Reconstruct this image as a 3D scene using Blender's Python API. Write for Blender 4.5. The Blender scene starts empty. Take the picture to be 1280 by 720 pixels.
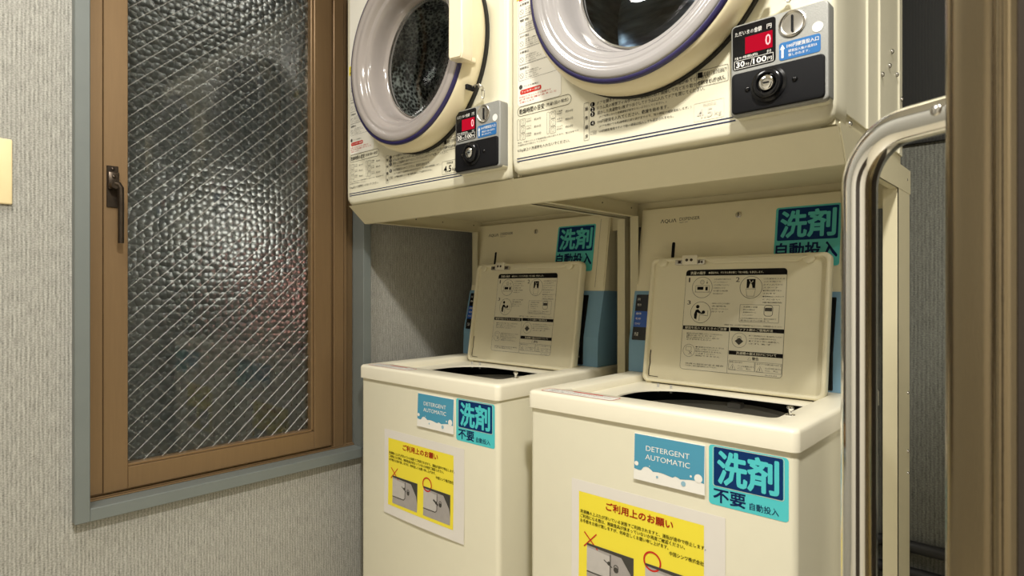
import bpy, bmesh, math, random
from mathutils import Vector, Matrix
random.seed(7)
PI = math.pi
C = bpy.context.scene.collection
SC = bpy.context.scene
H = 1.15            # height of the lens above the floor

# ------------------------------------------------------------------ camera
cam_d = bpy.data.cameras.new('camera')
cam_d.sensor_width = 36.0
cam_d.lens = 36.0 * 760.0 / 1280.0
cam_d.clip_start = 0.02
cam_d.dof.use_dof = True
cam_d.dof.focus_distance = 1.35
cam_d.dof.aperture_fstop = 9.0
cam = bpy.data.objects.new('camera', cam_d)
C.objects.link(cam)
cam.location = (0, 0, H)
cam.rotation_euler = (PI / 2, 0, math.atan2(700, 760))
SC.camera = cam

# ------------------------------------------------------------------ world, lights, exposure
w = bpy.data.worlds.new('night'); SC.world = w; w.use_nodes = True
w.node_tree.nodes['Background'].inputs[0].default_value = (0.10, 0.12, 0.16, 1)
w.node_tree.nodes['Background'].inputs[1].default_value = 0.25

def area(name, loc, size, power, col, target=None):
    l = bpy.data.lights.new(name, 'AREA'); l.shape = 'DISK'; l.size = size
    l.energy = power; l.color = col
    o = bpy.data.objects.new(name, l); C.objects.link(o); o.location = loc
    if target:
        d = Vector(target) - Vector(loc)
        o.rotation_euler = d.to_track_quat('-Z', 'Y').to_euler()
    return o
area('ceiling_lamp_light', (0.05, 0.10, 2.42), 0.14, 29, (1.0, 0.965, 0.89))
area('side_lamp_light', (1.10, 0.30, 2.42), 0.14, 9.5, (1.0, 0.965, 0.87))
area('added_fill_light', (-1.05, 0.00, 2.42), 0.36, 8.5, (1.0, 0.97, 0.91))  # added soft fill near the left wall, not a fitting of the room
SC.view_settings.view_transform = 'Standard'
SC.view_settings.look = 'None'
SC.view_settings.gamma = 1.0
SC.view_settings.use_curve_mapping = False
SC.view_settings.exposure = 0.74

# ------------------------------------------------------------------ materials
def nd(nt, t, **kw):
    n = nt.nodes.new(t)
    for k, v in kw.items(): setattr(n, k, v)
    return n
def mat(name, col, rough=0.5, metal=0.0, coat=0.0, var=0.04, scale=30.0, bump=0.0, bscale=200.0, spec=0.5, stretch=(1, 1, 1)):
    m = bpy.data.materials.new(name); m.use_nodes = True; nt = m.node_tree
    p = nt.nodes['Principled BSDF']
    p.inputs['Roughness'].default_value = rough; p.inputs['Metallic'].default_value = metal
    p.inputs['Coat Weight'].default_value = coat; p.inputs['Coat Roughness'].default_value = 0.08
    p.inputs['Specular IOR Level'].default_value = spec
    tc = nd(nt, 'ShaderNodeTexCoord'); mp = nd(nt, 'ShaderNodeMapping'); mp.inputs['Scale'].default_value = stretch
    nt.links.new(tc.outputs['Object'], mp.inputs[0])
    n = nd(nt, 'ShaderNodeTexNoise'); n.inputs['Scale'].default_value = scale; n.inputs['Detail'].default_value = 4
    nt.links.new(mp.outputs[0], n.inputs['Vector'])
    r = nd(nt, 'ShaderNodeMix', data_type='RGBA')
    r.inputs['A'].default_value = tuple(c * (1 - var) for c in col) + (1,)
    r.inputs['B'].default_value = tuple(min(1, c * (1 + var)) for c in col) + (1,)
    nt.links.new(n.outputs['Fac'], r.inputs['Factor']); nt.links.new(r.outputs['Result'], p.inputs['Base Color'])
    if bump:
        n2 = nd(nt, 'ShaderNodeTexNoise'); n2.inputs['Scale'].default_value = bscale
        nt.links.new(mp.outputs[0], n2.inputs['Vector'])
        b = nd(nt, 'ShaderNodeBump'); b.inputs['Strength'].default_value = bump; b.inputs['Distance'].default_value = 0.001
        nt.links.new(n2.outputs['Fac'], b.inputs['Height']); nt.links.new(b.outputs[0], p.inputs['Normal'])
    return m
def emit(name, col, s):
    m = bpy.data.materials.new(name); m.use_nodes = True; nt = m.node_tree
    nt.nodes.clear(); e = nd(nt, 'ShaderNodeEmission'); o = nd(nt, 'ShaderNodeOutputMaterial')
    e.inputs[0].default_value = col + (1,); e.inputs[1].default_value = s
    nt.links.new(e.outputs[0], o.inputs[0]); return m
def wallpaper(name, ca, cb):
    m = bpy.data.materials.new(name); m.use_nodes = True; nt = m.node_tree; L = nt.links.new
    p = nt.nodes['Principled BSDF']; p.inputs['Roughness'].default_value = 0.75; p.inputs['Specular IOR Level'].default_value = 0.3
    tc = nd(nt, 'ShaderNodeTexCoord'); sx = nd(nt, 'ShaderNodeSeparateXYZ'); L(tc.outputs['Object'], sx.inputs[0])
    ad = nd(nt, 'ShaderNodeMath', operation='ADD'); L(sx.outputs[0], ad.inputs[0]); L(sx.outputs[1], ad.inputs[1])
    cb_ = nd(nt, 'ShaderNodeCombineXYZ'); L(ad.outputs[0], cb_.inputs[0]); L(sx.outputs[2], cb_.inputs[2])
    def mapped(s):
        mp = nd(nt, 'ShaderNodeMapping'); mp.inputs['Scale'].default_value = s; L(cb_.outputs[0], mp.inputs[0]); return mp
    n1 = nd(nt, 'ShaderNodeTexNoise'); n1.inputs['Scale'].default_value = 1; n1.inputs['Detail'].default_value = 3
    L(mapped((300, 1, 34)).outputs[0], n1.inputs['Vector'])            # upright threads
    n2 = nd(nt, 'ShaderNodeTexNoise'); n2.inputs['Scale'].default_value = 1; n2.inputs['Detail'].default_value = 2
    L(mapped((260, 1, 420)).outputs[0], n2.inputs['Vector'])           # fine weave
    wv = nd(nt, 'ShaderNodeTexWave', wave_type='BANDS', bands_direction='X'); wv.inputs['Scale'].default_value = 1.0
    wv.inputs['Distortion'].default_value = 2.5; wv.inputs['Detail'].default_value = 2
    L(mapped((42, 1, 3)).outputs[0], wv.inputs['Vector'])
    a = nd(nt, 'ShaderNodeMath', operation='MULTIPLY_ADD'); L(n1.outputs[0], a.inputs[0]); a.inputs[1].default_value = 0.75; L(n2.outputs[0], a.inputs[2])
    b = nd(nt, 'ShaderNodeMath', operation='MULTIPLY_ADD'); L(wv.outputs['Fac'], b.inputs[0]); b.inputs[1].default_value = 0.20; L(a.outputs[0], b.inputs[2])
    rp = nd(nt, 'ShaderNodeMapRange'); rp.inputs[1].default_value = 0.60; rp.inputs[2].default_value = 1.30; L(b.outputs[0], rp.inputs[0])
    r = nd(nt, 'ShaderNodeMix', data_type='RGBA'); r.inputs['A'].default_value = ca + (1,); r.inputs['B'].default_value = cb + (1,)
    L(rp.outputs[0], r.inputs['Factor']); L(r.outputs['Result'], p.inputs['Base Color'])
    bp = nd(nt, 'ShaderNodeBump'); bp.inputs['Strength'].default_value = 0.7; bp.inputs['Distance'].default_value = 0.0012
    L(b.outputs[0], bp.inputs['Height']); L(bp.outputs[0], p.inputs['Normal'])
    return m
def pattern_glass(bumpy=True):
    m = bpy.data.materials.new('hammered_glass' if bumpy else 'smooth_glass'); m.use_nodes = True; nt = m.node_tree; L = nt.links.new
    p = nt.nodes['Principled BSDF']; p.inputs['Base Color'].default_value = (0.86, 0.90, 0.86, 1)
    p.inputs['Roughness'].default_value = 0.40; p.inputs['Transmission Weight'].default_value = 1.0; p.inputs['IOR'].default_value = 1.5
    tc = nd(nt, 'ShaderNodeTexCoord')
    v = nd(nt, 'ShaderNodeTexVoronoi', feature='SMOOTH_F1'); v.inputs['Scale'].default_value = 60; v.inputs['Smoothness'].default_value = 0.12
    v.inputs['Randomness'].default_value = 0.55
    sx = nd(nt, 'ShaderNodeSeparateXYZ'); L(tc.outputs['Object'], sx.inputs[0])
    cb = nd(nt, 'ShaderNodeCombineXYZ'); L(sx.outputs[1], cb.inputs[0]); L(sx.outputs[2], cb.inputs[1])
    L(cb.outputs[0], v.inputs['Vector'])
    pw = nd(nt, 'ShaderNodeMath', operation='MULTIPLY'); L(v.outputs['Distance'], pw.inputs[0]); L(v.outputs['Distance'], pw.inputs[1])
    n = nd(nt, 'ShaderNodeTexNoise'); n.inputs['Scale'].default_value = 420; L(cb.outputs[0], n.inputs['Vector'])
    a = nd(nt, 'ShaderNodeMath', operation='MULTIPLY_ADD'); L(n.outputs[0], a.inputs[0]); a.inputs[1].default_value = 0.012; L(pw.outputs[0], a.inputs[2])
    b = nd(nt, 'ShaderNodeBump'); b.inputs['Strength'].default_value = 1.0; b.inputs['Distance'].default_value = 0.0068
    b.invert = True
    L(a.outputs[0], b.inputs['Height'])
    if bumpy: L(b.outputs[0], p.inputs['Normal'])
    else: p.inputs['Roughness'].default_value = 0.03
    return m
M = {}
M['cream'] = mat('cream_enamel', (0.765, 0.725, 0.565), 0.32, coat=0.15, var=0.02, bump=0.05, bscale=160)
M['cream_plastic'] = mat('cream_plastic', (0.80, 0.75, 0.60), 0.38, var=0.02)
M['lid_cream'] = mat('lid_cream_plastic', (0.78, 0.72, 0.52), 0.45, var=0.03)
M['disp_cream'] = mat('dispenser_cream_metal', (0.80, 0.73, 0.52), 0.42, var=0.03, bump=0.06, bscale=120)
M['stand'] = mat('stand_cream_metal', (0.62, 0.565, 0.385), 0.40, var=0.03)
M['bezel'] = mat('bezel_cream_plastic', (0.78, 0.69, 0.47), 0.30, coat=0.2, var=0.02)
M['handle_cream'] = mat('handle_cream_plastic', (0.86, 0.76, 0.55), 0.33, var=0.02)
M['ring'] = mat('door_grey_plastic', (0.33, 0.295, 0.275), 0.15, coat=0.6, var=0.05, scale=6)
M['ring2'] = mat('door_pearl_plastic', (0.35, 0.33, 0.325), 0.11, coat=0.8, var=0.05, scale=6)
M['purple'] = mat('indigo_plastic', (0.020, 0.015, 0.075), 0.3, coat=0.1)
M['steel'] = mat('brushed_steel', (0.55, 0.56, 0.58), 0.22, 1.0, var=0.1, scale=40, stretch=(1, 1, 12))
M['chrome'] = mat('polished_chrome', (0.86, 0.85, 0.83), 0.045, 1.0, var=0.01)
M['chromedull'] = mat('zinc_metal', (0.62, 0.60, 0.56), 0.25, 1.0)
M['black'] = mat('black_plastic', (0.007, 0.007, 0.008), 0.5, spec=0.12)
M['blackgloss'] = mat('black_gloss_plastic', (0.006, 0.006, 0.007), 0.16, coat=0.15, spec=0.3)
M['rubber'] = mat('black_rubber', (0.010, 0.010, 0.010), 0.6)
M['tub'] = mat('dark_tub_plastic', (0.020, 0.019, 0.018), 0.4)
M['tubgrey'] = mat('grey_tub_plastic', (0.62, 0.60, 0.55), 0.35)
M['palegrey'] = mat('pale_grey_plastic', (0.42, 0.41, 0.38), 0.4)
M['boxgrey'] = mat('grey_hammered_paint', (0.27, 0.27, 0.25), 0.45, metal=0.15, var=0.25, scale=900, bump=0.3, bscale=900)
M['blue'] = mat('blue_plastic', (0.19, 0.35, 0.49), 0.38, var=0.03)
M['panelblue'] = mat('display_blue_film', (0.02, 0.09, 0.42), 0.25)
M['grayblue'] = mat('grey_blue_paint', (0.150, 0.168, 0.160), 0.42, var=0.06, scale=18, bump=0.2, bscale=40)
M['bronze'] = mat('bronze_anodised_aluminium', (0.235, 0.150, 0.075), 0.36, metal=0.45, var=0.08, scale=30, stretch=(8, 8, 0.4))
M['bronzedark'] = mat('dark_bronze_channel', (0.15, 0.095, 0.045), 0.4, metal=0.3)
M['oldmetal'] = mat('tarnished_brass', (0.060, 0.045, 0.033), 0.30, 0.8, var=0.4, scale=90)
M['wire'] = mat('glass_wire', (0.62, 0.60, 0.56), 0.45, 0.3)
M['switch'] = mat('ivory_plastic', (0.80, 0.66, 0.38), 0.3)
M['satin'] = mat('satin_bronze_steel', (0.30, 0.24, 0.155), 0.24, 1.0, var=0.06, scale=14, bump=0.05, bscale=300, stretch=(4, 4, 0.6))
M['browndoor'] = mat('dark_brown_door_face', (0.026, 0.017, 0.011), 0.55, var=0.15, scale=40, stretch=(6, 6, 0.6))
M['floor'] = mat('beige_vinyl_floor', (0.60, 0.55, 0.43), 0.4, var=0.12, scale=8)
M['ceil'] = mat('white_ceiling_board', (0.70, 0.67, 0.60), 0.8)
M['plaster'] = mat('outside_plaster', (0.10, 0.115, 0.10), 0.8, var=0.6, scale=1.7)
M['wall'] = wallpaper('woven_wallpaper', (0.150, 0.146, 0.128), (0.47, 0.46, 0.415))
M['wallback'] = wallpaper('woven_wallpaper_shaded', (0.050, 0.050, 0.042), (0.150, 0.150, 0.125))  # same paper as the left wall, with shade put into its colours
M['darksheet'] = mat('dark_ribbed_sheet', (0.012, 0.012, 0.010), 0.6, spec=0.2)
M['paper'] = mat('white_paper', (0.74, 0.70, 0.64), 0.6, var=0.02)
M['yellow'] = mat('yellow_print', (0.86, 0.72, 0.045), 0.5, var=0.01)
M['redink'] = mat('red_ink', (0.55, 0.03, 0.02), 0.6, spec=0.15)
M['ink'] = mat('black_ink', (0.010, 0.009, 0.009), 0.6, spec=0.08)
M['softink'] = mat('grey_ink', (0.075, 0.070, 0.060), 0.6, spec=0.1)
M['paleink'] = mat('pale_ink', (0.58, 0.55, 0.47), 0.5)
M['navyink'] = mat('navy_ink', (0.006, 0.018, 0.085), 0.6, spec=0.1)
M['navy'] = mat('navy_film', (0.004, 0.030, 0.125), 0.45, spec=0.12)
M['cyan'] = mat('cyan_film', (0.075, 0.55, 0.58), 0.3, var=0.01)
M['teal'] = mat('teal_print', (0.065, 0.29, 0.43), 0.45, var=0.02)
M['tealcyan'] = mat('teal_film', (0.085, 0.52, 0.50), 0.35, var=0.01)
M['white'] = mat('white_print', (0.80, 0.78, 0.72), 0.45, var=0.01)
M['whitelabel'] = mat('ivory_label_film', (0.84, 0.81, 0.72), 0.35, var=0.01)
M['labelgrey'] = mat('cream_label_film', (0.78, 0.73, 0.56), 0.35, var=0.01)
M['bluefilm'] = mat('blue_film', (0.015, 0.13, 0.36), 0.4)
M['photo_grey'] = mat('photo_grey_print', (0.36, 0.33, 0.31), 0.4, var=0.12, scale=60)
M['photo_light'] = mat('photo_light_print', (0.50, 0.47, 0.44), 0.4, var=0.08, scale=60)
M['photo_dark'] = mat('photo_dark_print', (0.045, 0.042, 0.036), 0.4)
M['redlit'] = emit('lit_red_display', (1.0, 0.012, 0.045), 0.34)
M['redglow'] = emit('lit_red_digit', (1.0, 0.50, 0.48), 0.9)
M['lampwhite'] = emit('outdoor_white_lamp', (1.0, 0.97, 0.90), 1.25)
M['lampred'] = emit('outdoor_red_lamp', (1.0, 0.40, 0.35), 3.5)
M['glass'] = pattern_glass(); M['glass_smooth'] = pattern_glass(False)
def clear_glass():
    m = bpy.data.materials.new('clear_door_glass'); m.use_nodes = True; nt = m.node_tree
    nt.nodes.clear(); o = nd(nt, 'ShaderNodeOutputMaterial'); g = nd(nt, 'ShaderNodeBsdfGlossy'); g.inputs['Roughness'].default_value = 0.03
    t = nd(nt, 'ShaderNodeBsdfTransparent'); t.inputs[0].default_value = (0.80, 0.83, 0.84, 1)
    lw = nd(nt, 'ShaderNodeLayerWeight'); lw.inputs[0].default_value = 0.5
    pw = nd(nt, 'ShaderNodeMath', operation='POWER'); nt.links.new(lw.outputs['Facing'], pw.inputs[0]); pw.inputs[1].default_value = 4.0
    f = nd(nt, 'ShaderNodeMath', operation='MULTIPLY_ADD'); nt.links.new(pw.outputs[0], f.inputs[0]); f.inputs[1].default_value = 0.7; f.inputs[2].default_value = 0.05
    mx = nd(nt, 'ShaderNodeMixShader'); nt.links.new(f.outputs[0], mx.inputs[0]); nt.links.new(t.outputs[0], mx.inputs[1]); nt.links.new(g.outputs[0], mx.inputs[2])
    nt.links.new(mx.outputs[0], o.inputs[0]); return m
M['clear'] = clear_glass()
def speckle():
    m = mat('dark_speckled_filter', (0.02, 0.022, 0.022), 0.22); nt = m.node_tree; p = nt.nodes['Principled BSDF']; L = nt.links.new
    tc = nd(nt, 'ShaderNodeTexCoord'); v = nd(nt, 'ShaderNodeTexVoronoi'); v.inputs['Scale'].default_value = 125; L(tc.outputs['Object'], v.inputs['Vector'])
    n = nd(nt, 'ShaderNodeTexNoise'); n.inputs['Scale'].default_value = 22; n.inputs['Detail'].default_value = 6; L(tc.outputs['Object'], n.inputs['Vector'])
    mu = nd(nt, 'ShaderNodeMath', operation='MULTIPLY'); L(v.outputs['Distance'], mu.inputs[0]); L(n.outputs[0], mu.inputs[1])
    cr = nd(nt, 'ShaderNodeValToRGB'); cr.color_ramp.elements[0].position = 0.17; cr.color_ramp.elements[0].color = (0.012, 0.013, 0.013, 1)
    cr.color_ramp.elements[1].position = 0.50; cr.color_ramp.elements[1].color = (0.55, 0.58, 0.52, 1); L(mu.outputs[0], cr.inputs[0]); L(cr.outputs[0], p.inputs['Base Color'])
    b = nd(nt, 'ShaderNodeBump'); b.inputs['Strength'].default_value = 0.8; b.inputs['Distance'].default_value = 0.004; L(mu.outputs[0], b.inputs['Height']); L(b.outputs[0], p.inputs['Normal'])
    return m
M['speckle'] = speckle()
def swirl():
    m = mat('worn_drum_steel', (0.20, 0.24, 0.27), 0.28, 1.0); nt = m.node_tree; p = nt.nodes['Principled BSDF']; L = nt.links.new
    tc = nd(nt, 'ShaderNodeTexCoord'); mp = nd(nt, 'ShaderNodeMapping'); mp.inputs['Scale'].default_value = (5, 5, 22); L(tc.outputs['Object'], mp.inputs[0])
    n = nd(nt, 'ShaderNodeTexNoise'); n.inputs['Scale'].default_value = 2.2; n.inputs['Detail'].default_value = 6; L(mp.outputs[0], n.inputs['Vector'])
    cr = nd(nt, 'ShaderNodeValToRGB'); cr.color_ramp.elements[0].position = 0.35; cr.color_ramp.elements[0].color = (0.05, 0.06, 0.08, 1)
    cr.color_ramp.elements[1].position = 0.70; cr.color_ramp.elements[1].color = (0.42, 0.50, 0.56, 1); L(n.outputs[0], cr.inputs[0]); L(cr.outputs[0], p.inputs['Base Color'])
    return m
M['swirl'] = swirl()

# ------------------------------------------------------------------ mesh helpers
def new(): return bmesh.new()
def tag(o, label=None, cat=None, group=None, kind=None):
    if label: o['label'] = label
    if cat: o['category'] = cat
    if group: o['group'] = group
    if kind: o['kind'] = kind
    return o
def obj(name, bm, m, parent=None, smooth=False, angle=35, loc=None):
    bmesh.ops.recalc_face_normals(bm, faces=bm.faces[:])
    me = bpy.data.meshes.new(name); bm.to_mesh(me); bm.free()
    me.materials.append(M[m] if isinstance(m, str) else m)
    if smooth:
        for p in me.polygons: p.use_smooth = True
        try: me.set_sharp_from_angle(angle=math.radians(angle))
        except Exception: pass
    o = bpy.data.objects.new(name, me); C.objects.link(o)
    if parent: o.parent = parent
    if loc: o.location = loc
    return o
def empty(name, loc):
    o = bpy.data.objects.new(name, None); C.objects.link(o); o.location = loc; o.empty_display_size = 0.05; return o
def merge(bm, t, mtx=None):
    if mtx is not None: bmesh.ops.transform(t, matrix=mtx, verts=t.verts[:])
    me = bpy.data.meshes.new('tmp'); t.to_mesh(me); t.free(); bm.from_mesh(me); bpy.data.meshes.remove(me)
def box(bm, x0, x1, y0, y1, z0, z1, bev=0.0, seg=2, mtx=None):
    t = new(); bmesh.ops.create_cube(t, size=1)
    for v in t.verts: v.co = ((x0 + x1) / 2 + v.co.x * (x1 - x0), (y0 + y1) / 2 + v.co.y * (y1 - y0), (z0 + z1) / 2 + v.co.z * (z1 - z0))
    if bev: bmesh.ops.bevel(t, geom=t.edges[:], offset=bev, segments=seg, affect='EDGES', profile=0.5)
    merge(bm, t, mtx); return bm
def loft(bm, loops, cap0=False, cap1=False, mtx=None):
    t = new(); L = [[t.verts.new(p) for p in lp] for lp in loops]; n = len(L[0])
    for a, b in zip(L, L[1:]):
        for i in range(n):
            j = (i + 1) % n
            try: t.faces.new((a[i], a[j], b[j], b[i]))
            except ValueError: pass
    if cap0: t.faces.new(L[0][::-1])
    if cap1: t.faces.new(L[-1])
    merge(bm, t, mtx); return bm
def rr(x0, x1, z0, z1, r, n=5):
    if not isinstance(r, (tuple, list)): r = (r,) * 4
    P = []
    for k, (cx, cz, a) in enumerate(((x1, z1, 0), (x0, z1, 90), (x0, z0, 180), (x1, z0, 270))):
        q = r[k]; ccx = cx - q if cx == x1 else cx + q; ccz = cz - q if cz == z1 else cz + q
        for i in range(n + 1):
            t = math.radians(a + 90 * i / n); P.append((ccx + q * math.cos(t), ccz + q * math.sin(t)))
    return P
def slab_xz(bm, P, y0, y1, bev=0.0, mtx=None, cap_back=True):
    """solid with outline P in the xz plane; front at y0 (towards -y) with a small rounded edge"""
    cx = sum(p[0] for p in P) / len(P); cz = sum(p[1] for p in P) / len(P)
    mx = max(abs(p[0] - cx) for p in P); mz = max(abs(p[1] - cz) for p in P)
    def ins(d): return [(cx + (x - cx) * (1 - d / mx), cz + (z - cz) * (1 - d / mz)) for x, z in P]
    loops = []
    if bev:
        for k in range(4):
            a = k / 3 * PI / 2; q = ins(bev * (1 - math.sin(a)))
            loops.append([(x, y0 + bev * (1 - math.cos(a)), z) for x, z in q])
    else: loops.append([(x, y0, z) for x, z in P])
    loops.append([(x, y1, z) for x, z in P])
    return loft(bm, loops, True, cap_back, mtx)
def lathe(bm, prof, cx, cz, seg=96, cap=False, y=0.0, mtx=None):
    loops = [[(cx + r * math.cos(2 * PI * i / seg), y + yy, cz + r * math.sin(2 * PI * i / seg)) for i in range(seg)] for r, yy in prof]
    return loft(bm, loops, False, cap, mtx)
def lathe_z(bm, prof, cx, cy, seg=48, cap0=False, cap1=False):
    return loft(bm, [[(cx + r * math.cos(2 * PI * i / seg), cy + r * math.sin(2 * PI * i / seg), z) for i in range(seg)] for r, z in prof], cap0, cap1)
def tube(bm, pts, r, seg=16, cap=True):
    pts = [Vector(p) for p in pts]; loops = []; up = None
    for i, p in enumerate(pts):
        d = (pts[min(i + 1, len(pts) - 1)] - pts[max(i - 1, 0)]).normalized()
        if up is None:
            up = d.cross(Vector((0, 0, 1)));
            if up.length < 1e-3: up = d.cross(Vector((0, 1, 0)))
            up.normalize()
        up = (up - d * up.dot(d)).normalized(); w_ = d.cross(up)
        loops.append([tuple(p + r * (math.cos(2 * PI * k / seg) * up + math.sin(2 * PI * k / seg) * w_)) for k in range(seg)])
    return loft(bm, loops, cap, cap)
def cyl(bm, a, b, r, seg=16): return tube(bm, [a, b], r, seg)
def dome(bm, c, r, axis='-y', h=0.5, seg=14):
    """screw or rivet head"""
    loops = []
    for k in range(5):
        a = k / 4 * PI / 2 * 0.98; q = r * math.cos(a); hh = r * h * math.sin(a)
        lp = []
        for i in range(seg):
            u, v = q * math.cos(2 * PI * i / seg), q * math.sin(2 * PI * i / seg)
            lp.append({'-y': (c[0] + u, c[1] - hh, c[2] + v), '+x': (c[0] + hh, c[1] + u, c[2] + v), 'z': (c[0] + u, c[1] + v, c[2] + hh)}[axis])
        loops.append(lp)
    return loft(bm, loops, False, True)

class Plane:
    """maps flat (u, w) to space: O + u*U + w*W, d metres in front along N"""
    def __init__(s, O, U=(1, 0, 0), W=(0, 0, 1)):
        s.O = Vector(O); s.U = Vector(U).normalized(); s.W = Vector(W).normalized(); s.N = s.U.cross(s.W)
    def p(s, u, w, d=0.0): return s.O + s.U * u + s.W * w + s.N * d
def poly(bm, pl, P, d):
    vs = [bm.verts.new(pl.p(u, w_, d)) for u, w_ in P]; bm.faces.new(vs); return bm
def rect(bm, pl, x0, z0, x1, z1, d): return poly(bm, pl, [(x0, z0), (x1, z0), (x1, z1), (x0, z1)], d)
def disc(bm, pl, x, z, r, d, n=24): return poly(bm, pl, [(x + r * math.cos(2 * PI * i / n), z + r * math.sin(2 * PI * i / n)) for i in range(n)], d)
def stroke(bm, pl, P, wd, d, closed=False):
    n = len(P); a = []; b = []
    for i in range(n):
        p0 = P[(i - 1) % n] if (closed or i > 0) else P[i]; p1 = P[(i + 1) % n] if (closed or i < n - 1) else P[i]
        dx, dz = p1[0] - p0[0], p1[1] - p0[1]; l = math.hypot(dx, dz) or 1
        nx, nz = -dz / l * wd / 2, dx / l * wd / 2
        a.append(bm.verts.new(pl.p(P[i][0] + nx, P[i][1] + nz, d))); b.append(bm.verts.new(pl.p(P[i][0] - nx, P[i][1] - nz, d)))
    for i in range(n if closed else n - 1):
        j = (i + 1) % n; bm.faces.new((a[i], b[i], b[j], a[j]))
    return bm
def circ(x, z, r, n=28): return [(x + r * math.cos(2 * PI * i / n), z + r * math.sin(2 * PI * i / n)) for i in range(n)]
_tc = {}
def glyphs(s, bold=0.0, res=2):
    k = (s, bold, res)
    if k in _tc: return _tc[k]
    cu = bpy.data.curves.new('t', 'FONT'); cu.body = s; cu.size = 1.0; cu.offset = bold; cu.resolution_u = res; cu.fill_mode = 'FRONT'
    o = bpy.data.objects.new('t', cu); C.objects.link(o)
    dg = bpy.context.evaluated_depsgraph_get(); dg.update()
    me = bpy.data.meshes.new_from_object(o.evaluated_get(dg))
    V = [tuple(v.co[:2]) for v in me.vertices]; Fc = [tuple(p.vertices) for p in me.polygons]
    bpy.data.objects.remove(o); bpy.data.curves.remove(cu); bpy.data.meshes.remove(me)
    x0 = min(v[0] for v in V); x1 = max(v[0] for v in V); z0 = min(v[1] for v in V); z1 = max(v[1] for v in V)
    V = [((x - x0) / (x1 - x0), (z - z0) / (z1 - z0)) for x, z in V]
    _tc[k] = (V, Fc, (x1 - x0) / (z1 - z0)); return _tc[k]
def text(bm, pl, s, x0, z0, x1, z1, d, bold=0.0, res=1):
    """letters filling the box x0..x1, z0..z1 (x1 None keeps the letters' own width)"""
    V, Fc, asp = glyphs(s, 0.004 if bold else 0.0, res)
    if x1 is None: x1 = x0 + (z1 - z0) * asp
    # heavier letters: the same outline struck several times, a hair apart
    q = bold * (z1 - z0) * .9; sh = [(0, 0)]
    if bold >= .03: sh = [(q * math.cos(k * PI / 4), q * math.sin(k * PI / 4)) for k in range(8)] + [(q * .5 * math.cos(k * PI / 2), q * .5 * math.sin(k * PI / 2)) for k in range(4)]
    elif bold >= .02: sh = [(-q, -q), (q, -q), (-q, q), (q, q)]
    elif bold > 0: sh = [(-q, 0), (q, 0)]
    for k, (du, dv) in enumerate(sh):
        vs = [bm.verts.new(pl.p(x0 + a * (x1 - x0) + du, z0 + b * (z1 - z0) + dv, d + k * 4e-6)) for a, b in V]
        for f in Fc:
            try: bm.faces.new([vs[i] for i in f])
            except ValueError: pass
    return bm

# ================================================================== THE ROOM
WX = -1.625; BY = 1.58; RX = 1.75; FY = -1.3; CZ = 2.45
def struct(name, bm, m, parent=None):
    o = obj(name, bm, m, parent); tag(o, kind='structure'); return o
b = new(); box(b, WX - .12, RX + .1, FY - .1, BY + .1, -.06, 0); struct('floor', b, 'floor')
b = new(); box(b, WX - .12, RX + .1, FY - .1, BY + .1, CZ, CZ + .06); struct('ceiling', b, 'ceil')
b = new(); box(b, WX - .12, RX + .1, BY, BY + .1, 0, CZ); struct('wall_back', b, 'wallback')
b = new(); box(b, RX, RX + .1, FY, BY, 0, CZ); struct('wall_right', b, 'ceil')
b = new(); box(b, WX - .12, RX + .1, FY - .1, FY, 0, CZ); struct('wall_front', b, 'ceil')
b = new(); box(b, -.45, .40, FY, FY + .04, 0, 2.05); struct('unseen_dark_board', b, 'browndoor')  # added unseen behind the lens, gives the chrome handle a dark stripe to reflect
OY0, OY1, OZ0, OZ1 = 0.358, 1.0645, H - 0.490, 2.12
b = new()
gp = .006      # the rough opening is a little larger than the casing's inner edge
box(b, WX - .12, WX, FY, OY0 - gp, 0, CZ); box(b, WX - .12, WX, OY1 + gp, BY, 0, CZ)
box(b, WX - .12, WX, OY0 - gp, OY1 + gp, 0, OZ0 - gp); box(b, WX - .12, WX, OY0 - gp, OY1 + gp, OZ1 + gp, CZ)
struct('wall_left', b, 'wall')
# grey-blue painted casing round the window, each board standing a little proud of the paper
TX0, TX1 = -1.66, -1.600
def trim(name, y0, y1, z0, z1):
    b = new(); box(b, TX0, TX1, y0, y1, z0, z1, 0.0012, 1); return struct(name, b, 'grayblue')
trim('trim_1', OY0 - .0285, OY0, OZ0 - .0285, OZ1 + .0285)
trim('trim_2', OY1, OY1 + .027, OZ0 - .0285, OZ1 + .0285)
trim('trim_3', OY0, OY1, OZ0 - .0285, OZ0)
trim('trim_4', OY0, OY1, OZ1, OZ1 + .0285)

# added dark ribbed sheet, blackens the upper back wall right of the dryers
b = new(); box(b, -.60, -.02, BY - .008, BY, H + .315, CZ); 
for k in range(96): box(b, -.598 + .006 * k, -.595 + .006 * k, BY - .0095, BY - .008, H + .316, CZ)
struct('added_dark_sheet', b, 'darksheet')

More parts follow.
